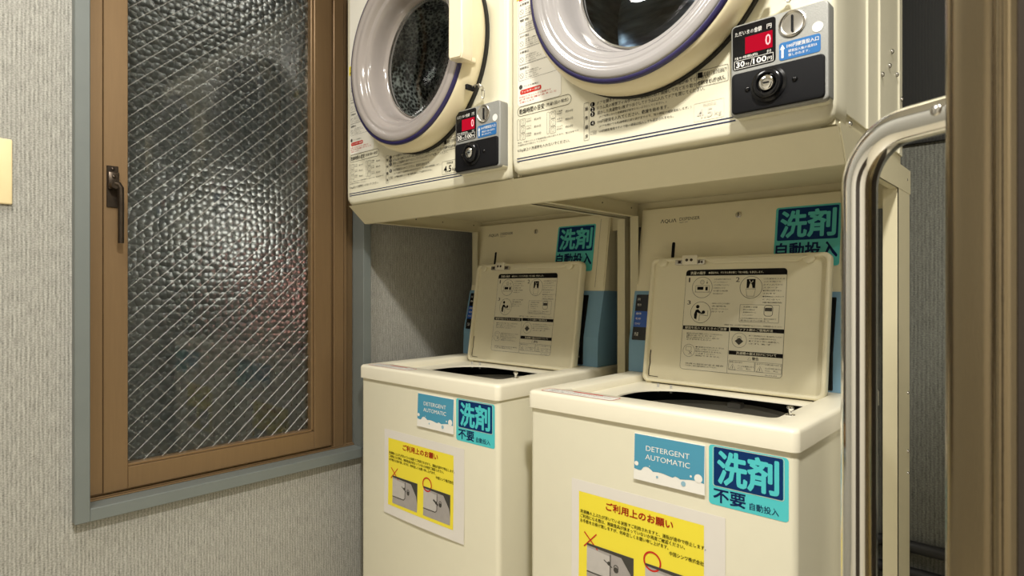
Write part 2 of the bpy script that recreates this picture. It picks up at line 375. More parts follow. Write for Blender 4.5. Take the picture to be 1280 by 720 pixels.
# ------------------------------------------------------------------ the window
win = empty('window_1', (-1.66, OY0, OZ0)); tag(win, kind='structure')
def wbox(name, y0, y1, z0, z1, x0, x1, m='bronze', bev=.0012):
    b = new(); box(b, x0 + 1.66, x1 + 1.66, y0 - OY0, y1 - OY0, z0 - OZ0, z1 - OZ0, bev, 1); return obj(name, b, m, win)
zt = OZ1 - .012
b = new()
def fb(x0, x1, y0, y1, z0, z1, bev=.001): box(b, x0 + 1.66, x1 + 1.66, y0 - OY0, y1 - OY0, z0 - OZ0, z1 - OZ0, bev, 1)
fb(-1.74, -1.652, OY0, OY0 + .012, OZ0, OZ1); fb(-1.74, -1.650, OY0, OY1, OZ0, OZ0 + .0035)
fb(-1.74, -1.655, OY0, OY1, OZ0 + .0035, OZ0 + .007); fb(-1.74, -1.662, OY0, OY1, OZ0 + .007, OZ0 + .0130); fb(-1.74, -1.652, OY0, OY1, OZ1 - .012, OZ1)
fb(-1.74, -1.664, 0.9860, 0.9935, OZ0, OZ1)
fb(-1.74, -1.652, 0.9935, 1.0275, OZ0 + .004, OZ1); fb(-1.74, -1.656, 1.0310, 1.0400, OZ0, OZ1); fb(-1.74, -1.664, 1.0275, OY1, OZ0, OZ1)
obj('window_frame', b, 'bronze', win)
b = new(); box(b, -1.74 + 1.66, -1.6615 + 1.66, 1.0405 - OY0, OY1 - OY0 - .0005, .004, OZ1 - OZ0 - .013); box(b, -1.74 + 1.66, -1.6605 + 1.66, .9835 - OY0, .9932 - OY0, .008, OZ1 - OZ0 - .013)
obj('channel', b, 'bronzedark', win)
ZB = H - 0.4765
wbox('sash_stile', 0.3685, 0.3940, ZB, zt, -1.690, -1.652)
wbox('sash_stile', 0.3945, 0.4445, ZB, zt, -1.690, -1.650)
wbox('sash_stile', 0.9280, 0.9835, ZB, zt, -1.690, -1.650)
wbox('glazing_bead', 0.9200, 0.9278, ZB + .05, zt, -1.690, -1.655)
wbox('sash_rail', 0.4447, 0.9278, ZB, H - 0.4253, -1.690, -1.650)
wbox('glazing_bead', 0.4447, 0.9278, H - .4251, H - .4190, -1.690, -1.655)
wbox('sash_rail', 0.4447, 0.9278, zt - .05, zt, -1.690, -1.650)
b = new(); box(b, -1.679 + 1.66, -1.673 + 1.66, .4400 - OY0, .9250 - OY0, H - .422 - OZ0, zt - .04 - OZ0); pane = obj('window_pane', b, 'glass', win)
pane.data.materials.append(M['glass_smooth'])
for p in pane.data.polygons:
    if p.normal.x > .5: p.material_index = 1
# the diagonal wires in the pane
b = new(); gy0, gy1, gz0, gz1 = .4447, .9200, H - .419, zt - .05
def wireline(y, z, s, rad=.00044):
    """clip a 45 degree line through (y, z) with slope s to the pane"""
    P = []
    for yy in (gy0, gy1):
        zz = z + s * (yy - y)
        if gz0 <= zz <= gz1: P.append((yy, zz))
    for zz in (gz0, gz1):
        yy = y + (zz - z) / s
        if gy0 < yy < gy1: P.append((yy, zz))
    if len(P) >= 2:
        P.sort(); (ya, za), (yb, zb) = P[0], P[-1]
        n = 1
        a_ = (-1.6722 + 1.66, ya - OY0, za - OZ0); b_ = (-1.6722 + 1.66, yb - OY0, zb - OZ0)
        tube(b, [a_, b_], rad, 4, False)
z = gz0 - .6
while z < gz1 + .6:
    wireline(gy0, z, 0.93); wireline(gy0, z + .012, -0.93, .00022); z += .0375
wm = obj('wire_mesh', b, 'wire', win); tag(wm, kind='stuff')
# lever handle of the sash
hx = -1.650 + 1.66
b = new(); box(b, hx, hx + .004, .4005 - OY0, .4240 - OY0, H + .1880 - OZ0, H + .2850 - OZ0, .001, 1)
box(b, hx + .004, hx + .011, .4020 - OY0, .4245 - OY0, H + .2300 - OZ0, H + .2700 - OZ0, .002, 2)
dome(b, (hx + .004, .4125 - OY0, H + .2775 - OZ0), .0042, '+x'); dome(b, (hx + .011, .4135 - OY0, H + .2590 - OZ0), .0042, '+x')
hp = obj('handle', b, 'oldmetal', win, True)
b = new(); cyl(b, (hx + .009, .412 - OY0, H + .238 - OZ0), (hx + .030, .412 - OY0, H + .238 - OZ0), .009, 20)
tube(b, [(hx + .026, .410 - OY0, H + .242 - OZ0), (hx + .027, .418 - OY0, H + .240 - OZ0), (hx + .028, .4225 - OY0, H + .232 - OZ0), (hx + .028, .4230 - OY0, H + .200 - OZ0), (hx + .027, .4230 - OY0, H + .104 - OZ0)], .0062, 14)
obj('lever', b, 'oldmetal', hp, True)

# outside: the neighbouring wall across the gap, with its lamps
b = new(); box(b, -2.75, -2.65, -.6, 3.2, 0, 3.2); struct('wall_outside', b, 'plaster')
def outlamp(y, z, r, m, label):
    t = empty('outdoor_lamp', (-2.65, y, z)); tag(t, label, 'lamp')
    b = new(); lathe(b, [(r * 1.15, 0), (r * 1.15, .03), (r * .9, .03)], 0, 0, 32, True); 
    bmesh.ops.transform(b, matrix=Matrix.Rotation(PI / 2, 4, 'Z') @ Matrix.Rotation(PI, 4, 'Z'), verts=b.verts[:]); obj('lamp_base', b, 'stand', t, True)
    b = new(); bmesh.ops.create_uvsphere(b, u_segments=24, v_segments=14, radius=r)
    for v in b.verts: v.co.x = v.co.x * .6 + .05
    obj('globe', b, m, t, True)
outlamp(1.06, H + .23, .085, 'lampwhite', 'white glowing lamp blurred behind the middle of the wired window glass')
outlamp(1.30, H - .03, .030, 'lampred', 'small reddish lamp glowing dimly behind the wired glass below the white one')
outlamp(1.00, H + 1.30, .10, 'lampwhite', 'white glowing lamp blurred behind the top edge of the wired glass')

# ------------------------------------------------------------------ light switch at the left edge
t = empty('light_switch', (WX, .1560, H + .2407)); tag(t, 'ivory light switch plate on the woven wallpaper left of the window', 'switch')
b = new(); box(b, .001, .008, 0, .0700, -.0675, .0675, .003, 3); obj('plate', b, 'switch', t, True)
b = new(); box(b, .0082, .0125, .022, .048, -.030, .030, .0015, 2); obj('rocker', b, 'switch', t, True)

# ================================================================== STANDS
def stand(x0, x1, bx0t, bx0b, bx1, label, zoff=0.0):
    t = empty('dryer_stand', (x0, 1.01, 0)); tag(t, label, 'stand', 'cream steel stands carrying the dryers')
    W = x1 - x0; zt_ = H + .240 + zoff
    # sloping front board, its lower edge set back and folded
    b = new(); a0 = bx0t - x0; a1 = bx0b - x0; r1 = bx1 - x0
    zb_ = zt_; zt_ = H + .240; tp = H + .2362
    loft(b, [[(a0, -.038, tp), (a1, 0, zt_ - .054), (a1, .012, zt_ - .054), (a1, .012, zt_ - .0525), (a1, .002, zt_ - .0525), (a0 + .002, -.034, tp)],
             [(r1, -.038, tp), (r1, 0, zt_ - .054), (r1, .012, zt_ - .054), (r1, .012, zt_ - .0525), (r1, .002, zt_ - .0525), (r1, -.034, tp)]], True, True); zt_ = zb_
    obj('front_board', b, 'stand', t)
    b = new(); box(b, .002, W - .002, .0125, .4765, zt_ - .006, zt_); obj('top_plate', b, 'stand', t)
    for xa, s in ((0, 1), (W, -1)):
        b = new(); xs = sorted((xa, xa + s * .002)); box(b, xs[0], xs[1], .012, .488, zt_ - .045, zt_ + .004)
        xs = sorted((xa, xa + s * .016)); box(b, xs[0], xs[1], .012, .43, zt_ - .045, zt_ - .043)
        rail = obj('side_rail', b, 'stand', t)
        for yy in (.19, .30, .44):
            b = new(); cyl(b, (xa + s * .0015, yy, zt_ - .020), (xa + s * .0026, yy, zt_ - .020), .0022, 8)
            obj('rail_hole', b, 'black', rail)
    if x0 > -1:
        b = new(); P_ = [(-.034, zt_ + .003), (-.036, zt_), (.0, zt_ - .054), (.012, zt_ - .054), (.030, zt_ - .045), (.488, zt_ - .045), (.488, zt_ + .003)]
        loft(b, [[(W - .0015, y, z) for y, z in P_], [(W + .0005, y, z) for y, z in P_]], True, True); obj('side_cheek', b, 'stand', t)
    b = new(); box(b, .002, W - .002, .477, .482, zt_ - .070, zt_ - .0005); obj('rear_beam', b, 'stand', t)
    b = new(); box(b, .03, W - .03, .478, .482, .28, .31); obj('rear_beam', b, 'stand', t)
    for xa, s in ((0, 1), (W, -1)):
        b = new(); xs = sorted((xa, xa + s * .0265)); ys = .4345 if x0 < -.9 or s > 0 else .370
        box(b, xs[0], xs[1], ys, ys + .0015, 0, zt_ - .045)
        xs = sorted((xa, xa + s * .0015)); box(b, xs[0], xs[1], ys, .480, 0, zt_ - .045)
        post = obj('post', b, 'stand', t)
        if s < 0 and x0 > -1:
            for zz in (H - .380, H - .335, H - .215):
                b = new(); dome(b, (xa, .46, zz), .0035, '+x', .9); obj('bolt', b, 'chromedull', post, True)
            b = new(); dome(b, (xa, .455, zt_ - .018), .003, '+x'); obj('screw', b, 'chromedull', post, True)
    return t
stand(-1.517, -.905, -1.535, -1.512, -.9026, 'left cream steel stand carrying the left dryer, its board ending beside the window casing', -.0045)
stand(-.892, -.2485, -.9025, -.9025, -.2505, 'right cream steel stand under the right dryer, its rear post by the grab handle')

# ================================================================== DRYERS
DW = .645; DC = (.336, .340)      # width; centre of the porthole door
def ang_loop(x0, x1, z0, z1, r, n=192):
    """rounded rectangle sampled by angle about the porthole centre"""
    P = rr(x0, x1, z0, z1, r, 10); m_ = len(P); out = []
    for k in range(n):
        a = 2 * PI * k / n; dx, dz = math.cos(a), math.sin(a); best = None
        for i in range(m_):
            ax, az = P[i][0] - DC[0], P[i][1] - DC[1]; bx, bz = P[(i + 1) % m_][0] - DC[0], P[(i + 1) % m_][1] - DC[1]
            ex, ez = bx - ax, bz - az; den = dx * ez - dz * ex
            if abs(den) < 1e-9: continue
            tt = (ax * ez - az * ex) / den; uu = (ax * dz - az * dx) / den
            if tt > 0 and -1e-6 <= uu <= 1 + 1e-6 and (best is None or tt > best): best = tt
        out.append((DC[0] + dx * best, DC[1] + dz * best))
    return out
def circ_loop(r, n=192): return [(DC[0] + r * math.cos(2 * PI * k / n), DC[1] + r * math.sin(2 * PI * k / n)) for k in range(n)]

def make_dryer(x0, zlip, label, ringmat, drumback, glassy, dx_):
    global DC
    DC = (.336 + dx_, .340)
    t = empty('tumble_dryer', (x0, .97, zlip)); tag(t, label, 'dryer', 'coin-operated tumble dryers on the upper level')
    HT = .690
    # front panel with a rolled edge all round and a stepped bead along the foot
    b = new(); loops = [[(x, .030, z) for x, z in circ_loop(.205)], [(x, 0, z) for x, z in circ_loop(.205)]]
    for ins, y in ((.030, 0.0), (.022, 0.0), (.019, .0012), (.012, .0008), (.006, .0040), (.002, .0100), (0, .018), (0, .070)):
        loops.append([(x, y, z) for x, z in ang_loop(ins, DW - ins, ins * .9, HT - ins, .022)])
    loft(b, loops); obj('front_panel', b, 'cream', t, True, 50)
    # cabinet behind, with pressed upright ribs in its side
    b = new(); y0, y1 = .0705, .490
    prof = []
    for yy in (y0,): prof += [(DW - .001, yy)]
    for yc in (.197, .285, .452):
        prof += [(DW - .001, yc - .006), (DW + .0015, yc - .002), (DW + .0015, yc + .002), (DW - .001, yc + .006)]
    prof += [(DW - .001, y1), (.001, y1), (.001, y0)]
    loft(b, [[(x, y, .026) for x, y in prof], [(x, y, HT) for x, y in prof]], True, True)
    bmesh.ops.delete(b, geom=[f for f in b.faces if all(abs(v.co.y - y0) < 1e-5 for v in f.verts)], context='FACES_ONLY')
    obj('cabinet', b, 'cream', t)
    b = new(); box(b, .004, DW - .004, .022, .488, .0005, .0255); obj('base_skirt', b, 'stand', t)
    for yy, zz in ((.385, .211), (.364, .178), (.304, .146), (.429, .178), (.4756, .140), (.4756, .049), (.0993, .016)):
        b = new(); dome(b, (DW + (.0002 if yy > .1 else -.0035), yy, zz), .0048, '+x', .8); obj('screw', b, 'chromedull', t, True)
    # drum
    b = new(); lathe(b, [(.205, .030), (.215, .035), (.215, .38), (.01, .40)], DC[0], DC[1], 64, True); obj('drum', b, drumback, t, True)
    # door
    b = new(); lathe(b, [(.224, .001), (.2290, -.003), (.2360, -.012), (.2385, -.023), (.2378, -.034), (.2345, -.045), (.2300, -.0535), (.2262, -.0580), (.2252, -.0580), (.2250, -.045)], DC[0], DC[1], 128)
    door = obj('door', b, 'bezel', t, True, 60)
    b = new(); lathe(b, [(.2385, -.0004), (.2385, -.0090), (.2300, -.0100)], DC[0], DC[1], 96); obj('gasket', b, 'rubber', door, True)
    b = new(); lathe(b, [(.2252, -.045), (.2250, -.0605), (.2238, -.0632), (.2198, -.0650), (.2172, -.0645), (.2168, -.055)], DC[0], DC[1], 128); obj('trim_ring', b, 'purple', door, True, 60)
    b = new(); prof = [(.2170, -.055), (.2162, -.0655), (.2135, -.0675), (.2060, -.0690), (.2000, -.0685), (.1962, -.0650), (.1925, -.0662), (.1850, -.0640), (.1800, -.0600), (.1770, -.0535),
                       (.1745, -.0500), (.1700, -.0512), (.1660, -.0470), (.1620, -.0350), (.1590, -.0200), (.1562, -.0080), (.1530, -.0005), (.1490, .0030), (.1450, .0040), (.1440, .0110)]
    lathe(b, prof, DC[0], DC[1], 128); obj('door_window', b, ringmat, door, True, 75)
    b = new(); lathe(b, [(.1475, .0038), (.1465, .0008), (.1435, .0004), (.1425, .0050)], DC[0], DC[1], 96); obj('steel_ring', b, 'chromedull', door, True, 60)
    b = new(); lathe(b, [(.1432, .006), (.130, .014), (.108, .024), (.075, .034), (.037, .040), (.004, .042)], DC[0], DC[1], 64, True); obj('glass', b, glassy, door, True)
    b = new(); lathe(b, [(.190, .20), (.170, .195), (.10, .200), (.03, .190), (.004, .188)], DC[0], DC[1], 64, True); obj('filter_plate', b, drumback, t, True)
    # pull handle
    b = new(); hx0, hx1, z0, z1 = .5360 - .0, .5790, .2560, .4260
    P = [(x_ + dx_, z_ + .0060) for x_, z_ in [(.5405, .254), (.5745, .251), (.5800, .262), (.5790, .420), (.5735, .428), (.5420, .428), (.5375, .418), (.5360, .262)]]
    loft(b, [[(x, -.090, z) for x, z in P], [(x - .001 + .002 * (x > .560 + dx_), -.087, z) for x, z in P], [(x + (.001 if x > .560 + dx_ else -.001), -.064, z) for x, z in P], [(x, -.058, z) for x, z in P]], True, True)
    bmesh.ops.bevel(b, geom=[e for e in b.edges if abs(e.verts[0].co.y + .090) < 1e-4 and abs(e.verts[1].co.y + .090) < 1e-4], offset=.003, segments=3, affect='EDGES')
    box(b, .549 + dx_, .5670 + dx_, -.060, -.034, .2600, .2720, .003, 2); box(b, .549 + dx_, .5670 + dx_, -.060, -.034, .4180, .4320, .003, 2)
    obj('handle', b, 'handle_cream', door, True, 50)
    b = new(); box(b, .5560, .5640, -.046, -.022, .2060, .2170, .001, 1); obj('lock_block', b, 'black', door)
    b = new(); tube(b, [(.564, -.034, .212), (.575, -.036, .213), (.588, -.032, .214), (.592, -.026, .209), (.590, -.020, .202), (.584, -.022, .204)], .0016, 8)
    tube(b, [(.588 + .005 * math.cos(a) , -.020, .196 + .012 * math.sin(a)) for a in [2 * PI * k / 14 for k in range(15)]], .0011, 6); dome(b, (.586, -.030, .210), .0045, '-y'); obj('lock_chain', b, 'chromedull', door, True)
    # printed label sheets and lettering on the panel
    pl = Plane((0, 0, 0)); e = .0006
    b = new(); poly(b, pl, rr(.024, .1420, .145, .62, .008), e)
    lab = obj('printed_label', b, 'whitelabel', t)
    b = new(); b2 = new()
    text(b, pl, '乾燥時間の目安', .0285, .1310 - .0035, .098, .1425 - .0035, e + .0002, .012)
    text(b, pl, '（洗濯1回の場合）', .101, .1300, .160, .1375, e + .0002)
    for c0 in (0,):
        stroke(b, pl, rr(.0235, .167, .1235, .1435, .0095), .0008, e + .0002, True)
    # drying-time table, two columns of three pictures
    for cx0 in (.0225, .1050):
        stroke(b2, pl, rr(cx0, cx0 + .0062, .0615 + .012, .1175, .001), .0005, e + .0002, True)
        for k in range(3):
            zz = .1035 - .0155 * k
            stroke(b2, pl, rr(cx0 + .009, cx0 + .023, zz, zz + .0135, .002), .0006, e + .0002, True)
            stroke(b2, pl, [(cx0 + .012, zz + .009), (cx0 + .0145, zz + .011), (cx0 + .0175, zz + .011), (cx0 + .020, zz + .009), (cx0 + .0185, zz + .0075), (cx0 + .0185, zz + .003), (cx0 + .0135, zz + .003), (cx0 + .0135, zz + .0075)], .0005, e + .0002, True)
            nm = (('Ｔシャツ', 'ブラウス', '作業着'), ('下着類', 'タオル', 'パジャマ'))[cx0 > .1][k]
            text(b2, pl, nm, cx0 + .026, zz + .0090, cx0 + .040, zz + .0125, e + .0002)
            text(b2, pl, '約四枚分', cx0 + .026, zz + .0045, cx0 + .040, zz + .0075, e + .0002)
            text(b2, pl, '約30分', cx0 + .048, zz + .0040, cx0 + .067, zz + .0092, e + .0002)
    text(b2, pl, '布地、天候などにより乾燥時間は多少変わります。量は目安です', .024, .0655, .186, .0690, e + .0002)
    text(b2, pl, '洗濯物は必ず脱水してください', .024, .0600, .105, .0635, e + .0002)
    text(b, pl, '4.5kg以上の洗濯物を入れないでください。', .0235, .0465, .1640, .0545, e + .0002)
    # steps
    stroke(b2, pl, rr(.1985, .2105, .0440, .1170, .0015), .0006, e + .0002, True)
    for k, ch in enumerate('操作順序'):
        text(b, pl, ch, .2010, .1015 - .0180 * k, .2080, .1095 - .0180 * k, e + .0002, .015)
    lines = ('ドアを開きドラム内に他人の洗濯物が入っていないか確かめてください。', 'ドラム奥の排気フィルターはご使用前に必ず清掃して元どおり取り付けてください。', '脱水した洗濯物を1枚ずつほぐしてドラムに入れてドアを閉じてください。',
             '(ドアを閉じないと乾燥運転が始まらないようにしてください。)', '100円硬貨を入れてください。乾燥を始めます。', '(ドアを開けても乾燥時間は減り続けますので、残り時間は減算運転します。)', '100円硬貨専用ですので他の硬貨は投入しても返却されません。')
    xe = (.456, .4830, .4470, .3760, .3800, .4230, .3900)
    zs = (.1075, .0978, .0885, .0810, .0712, .0625, .0535)
    hs = (.0072, .0072, .0072, .0052, .0072, .0052, .0052)
    for s_, x_, z_, h_ in zip(lines, xe, zs, hs): text(b, pl, s_, .2300 if h_ > .006 else .2340, z_, x_, z_ + h_, e + .0002)
    for n_, z_ in zip('1234', (.1070, .0974, .0881, .0708)): poly(b, pl, rr(.2135, .2240, z_ - .0004, z_ + .0082, .004), e + .0002)
    bw = new()
    for n_, z_ in zip('1234', (.1070, .0974, .0881, .0708)): text(bw, pl, n_, .2172, z_ + .0010, None, z_ + .0068, e + .0004, .02)
    stroke(b2, pl, rr(.2135, .2280, .0530, .0592, .001), .0004, e + .0002, True); text(b2, pl, 'ご注意', .2150, .0540, .2265, .0582, e + .0002)
    # caution box and capacity box
    stroke(b, pl, rr(.4320, .4870, .0955, .1225, .002), .0006, e + .0002, True)
    poly(b, pl, rr(.4340, .4430, .1105, .1200, .001), e + .0002)
    text(b, pl, '乾燥終了後冷却運転で', .4450, .1115, .4850, .1190, e + .0002); text(b, pl, '衣類を冷ましています。', .4350, .0990, .4820, .1065, e + .0002)
    cap = 'ink' if ringmat == 'ring' else 'paleink'
    b3 = new(); stroke(b3, pl, rr(.4275, .4800, .0385, .0690, .002), .0006, e + .0002, True)
    text(b3, pl, '乾燥容量', .4440, .0610, .4670, .0665, e + .0002); text(b3, pl, '4.5', .4335, .0425, .4600, .0575, e + .0002, .02, 2); text(b3, pl, 'kg', .4640, .0410, .4760, .0510, e + .0002)
    # left column of warnings
    bl = new(); br = new()
    for k in range(5):
        zz = .345 - .034 * k
        stroke(bl, pl, rr(.0270, .0270 + (.075 + .012 * k * .6), zz - .010, zz + .0225, .003), .0005, e + .0002, True)
        if k in (1,): stroke(bl, pl, [(.030, zz - .006), (.042, zz - .006), (.036, zz + .005)], .0007, e + .0003, True)
        else: stroke(bl, pl, circ(.0355, zz, .0052), .0006, e + .0003, True); stroke(bl, pl, [(.032, zz + .0035), (.039, zz - .0035)], .0006, e + .0003)
        text(bl, pl, ('火気厳禁', '警告', '水かけ禁止', '分解禁止', '接触禁止')[k], .030, zz + .0130, .030 + .026, zz + .0185, e + .0003, .015)
        for j in range(4):
            text(bl, pl, ('油の付いた衣類を入れない', '発火の原因になります。必ず', '守ってください。やけどや', 'けがの原因になります。')[j], .046, zz + .0060 - .0045 * j, .046 + .030 + .007 * ((j + k) % 3), zz + .0092 - .0045 * j, e + .0003)
    disc(bl, pl, .0330, .1855, .0050, e + .0003); text(bl, pl, 'アースを確実に', .040, .1830, .083, .1870, e + .0003)
    poly(br, pl, rr(.031, .090, .1690, .1790, .004), e + .0002)
    text(br, pl, '子供がドラムに入ると危険です', .028, .1615, .116, .1655, e + .0003); text(br, pl, '必ず中を確かめること', .028, .1560, .130, .1600, e + .0003); text(br, pl, 'お願いします', .030, .1505, .070, .1540, e + .0003)
    bw2 = new(); text(bw2, pl, 'フィルター清掃', .035, .1715, .086, .1765, e + .0005, .015)
    rect(br, pl, .028, .3700, .070, .3725, e + .0002)
    obj('lettering', bl, 'softink', lab); obj('red_lettering', br, 'redink', lab); obj('white_lettering', bw2, 'white', lab)
    by = new(); poly(by, pl, rr(.0215, .052, .3730, .3990, .002), e + .0008); ys = obj('warning_sticker', by, 'yellow', t)
    b4 = new(); stroke(b4, pl, [(.026, .388), (.034, .388), (.030, .395)], .0008, e + .001, True); text(b4, pl, '高温注意', .025, .3770, .048, .3820, e + .001); obj('lettering', b4, 'ink', ys)
    # white lower card under the doorway text
    bc = new(); rect(bc, pl, .0215, .0245 + .0025, .4990, .0290, e + .0002)
    obj('stripe', bc, 'navyink', t)
    bc = new(); rect(bc, pl, .0215, .0310 + .0020, .4990, .0345, e + .0002); rect(bc, pl, .0215, .0338, .4990, .0347, e + .0003); obj('stripe', bc, 'navyink', t)
    obj('lettering', b, 'ink', t); obj('fine_lettering', b2, 'softink', t); obj('white_lettering', bw, 'white', t); obj('lettering', b3, cap, t)
    # ------------------------------------------------ coin box
    cx, cz = .5015, .0262; W_, Hh = .1430, .1440; yf = -.025
    b = new(); slab_xz(b, rr(cx, cx + W_, cz, cz + Hh, .007), yf, -.0002, .0025); cb = obj('coin_box', b, 'boxgrey', t, True, 40)
    b = new(); slab_xz(b, rr(cx + .0015, cx + W_ - .0005, cz - .0012, cz + Hh + .0005, .007), yf + .010, -.0004, 0); obj('coin_box_rear', b, 'cream', cb)
    cp = Plane((cx, yf, cz))
    b = new(); slab_xz(b, rr(.0035, .0695, .0725, .1410, .005), -.0006, .0005, 0, Matrix.Translation((cx, yf, cz))); obj('display_panel', b, 'blackgloss', cb)
    b = new(); rect(b, cp, .0235, .0950, .0650, .1210, .0010); obj('red_display', b, 'redlit', cb)
    b = new(); text(b, cp, '0', .0545, .1000, .0625, .1165, .0013, .01, 2); obj('digit', b, 'redglow', cb)
    b = new(); text(b, cp, 'ただいまの金額', .0075, .1250, .0490, .1325, .0010); text(b, cp, '円', .0565, .1250, .0635, .1320, .0010)
    text(b, cp, '残り時間(約)', .0070, .0885 - .0005, .0430, .0950 - .002, .0010); text(b, cp, '分', .0565, .0878, .0635, .0930, .0010)
    text(b, cp, '30', .0095, .0765, .0225, .0850, .0010, .03, 2); text(b, cp, '分', .0240, .0765, .0300, .0815, .0010); stroke(b, cp, [(.0315, .0760), (.0345, .0855)], .0007, .0010)
    text(b, cp, '100', .0360, .0765, .0560, .0850, .0010, .03, 2); text(b, cp, '円', .0575, .0765, .0640, .0820, .0010); stroke(b, cp, rr(.0065, .0660, .0745, .0870, .0006), .0006, .0010, True)
    obj('lettering', b, 'white', cb)
    b = new(); slab_xz(b, rr(.0745, .1325, .0710, .0975, .004), -.0006, .0005, 0, Matrix.Translation((cx, yf, cz))); obj('blue_sticker', b, 'bluefilm', cb)
    b = new(); text(b, cp, '100円硬貨投入口', .0860, .0875, .1300, .0940, .0010, .005); text(b, cp, '硬貨投入後の返却は', .0880, .0805, .1280, .0848, .0010); text(b, cp, '致しかねます。', .0880, .0745, .1180, .0788, .0010)
    poly(b, cp, [(.0780, .0745), (.0812, .0745), (.0812, .0875), (.0832, .0875), (.0796, .0945), (.0760, .0875), (.0780, .0875)], .0010); obj('lettering', b, 'white', cb)
    b = new(); lathe(b, [(.0195, .0005), (.0195, -.0020), (.0180, -.0026), (.0170, -.0010), (.0140, .0006 - .001), (.0, .0002 - .001)], cx + .0935, cz + .1225, 40, False, yf); obj('coin_slot_cup', b, 'chromedull', cb, True, 60)
    b = new(); slab_xz(b, rr(.0920, .0950, .1100, .1350, .0012), -.0022, .0, 0, Matrix.Translation((cx, yf, cz))); obj('coin_slot', b, 'black', cb)
    b = new(); disc(b, cp, .1285, .1075, .0075, .0006); obj('round_mark', b, 'white', cb)
    b = new(); slab_xz(b, rr(.0030, .1385, .0035, .0665, .006), -.0040, .0005, .0018, Matrix.Translation((cx, yf, cz))); obj('lock_plate', b, 'black', cb, True, 40)
    b = new(); lathe(b, [(.0265, -.004), (.0265, -.0055), (.0225, -.0070), (.0215, -.0130), (.0190, -.0150), (.0150, -.0150), (.0140, -.0100), (.0118, -.0090), (.0118, -.004)], cx + .0605, cz + .0390, 48, False, yf); obj('lock_ring', b, 'blackgloss', cb, True, 40)
    b = new(); lathe(b, [(.0110, -.005), (.0110, -.0150), (.0095, -.0162), (.0060, -.0162), (.0055, -.0152), (.0001, -.0152)], cx + .0605, cz + .0390, 32, False, yf); obj('lock_cylinder', b, 'chrome', cb, True, 40)
    b = new(); slab_xz(b, rr(.0560, .0650, .0382, .0398, .0005), -.0168, -.0152, 0, Matrix.Translation((cx, yf, cz))); obj('keyhole', b, 'black', cb)
    for sx_ in (.0285, .0985):
        b = new(); dome(b, (cx + sx_, yf - .004, cz + .0385), .0042, '-y', .8); obj('screw', b, 'blackgloss', cb, True)
    return t
make_dryer(-1.5500, H + .2362, 'left coin-operated dryer with dark speckled porthole and cream door handle, beside the window', 'ring', 'speckle', 'clear', .014)
make_dryer(-.9000, H + .2436, 'right coin-operated dryer with bright steel drum behind its porthole, nearest the grab handle', 'ring2', 'swirl', 'clear', 0.0)

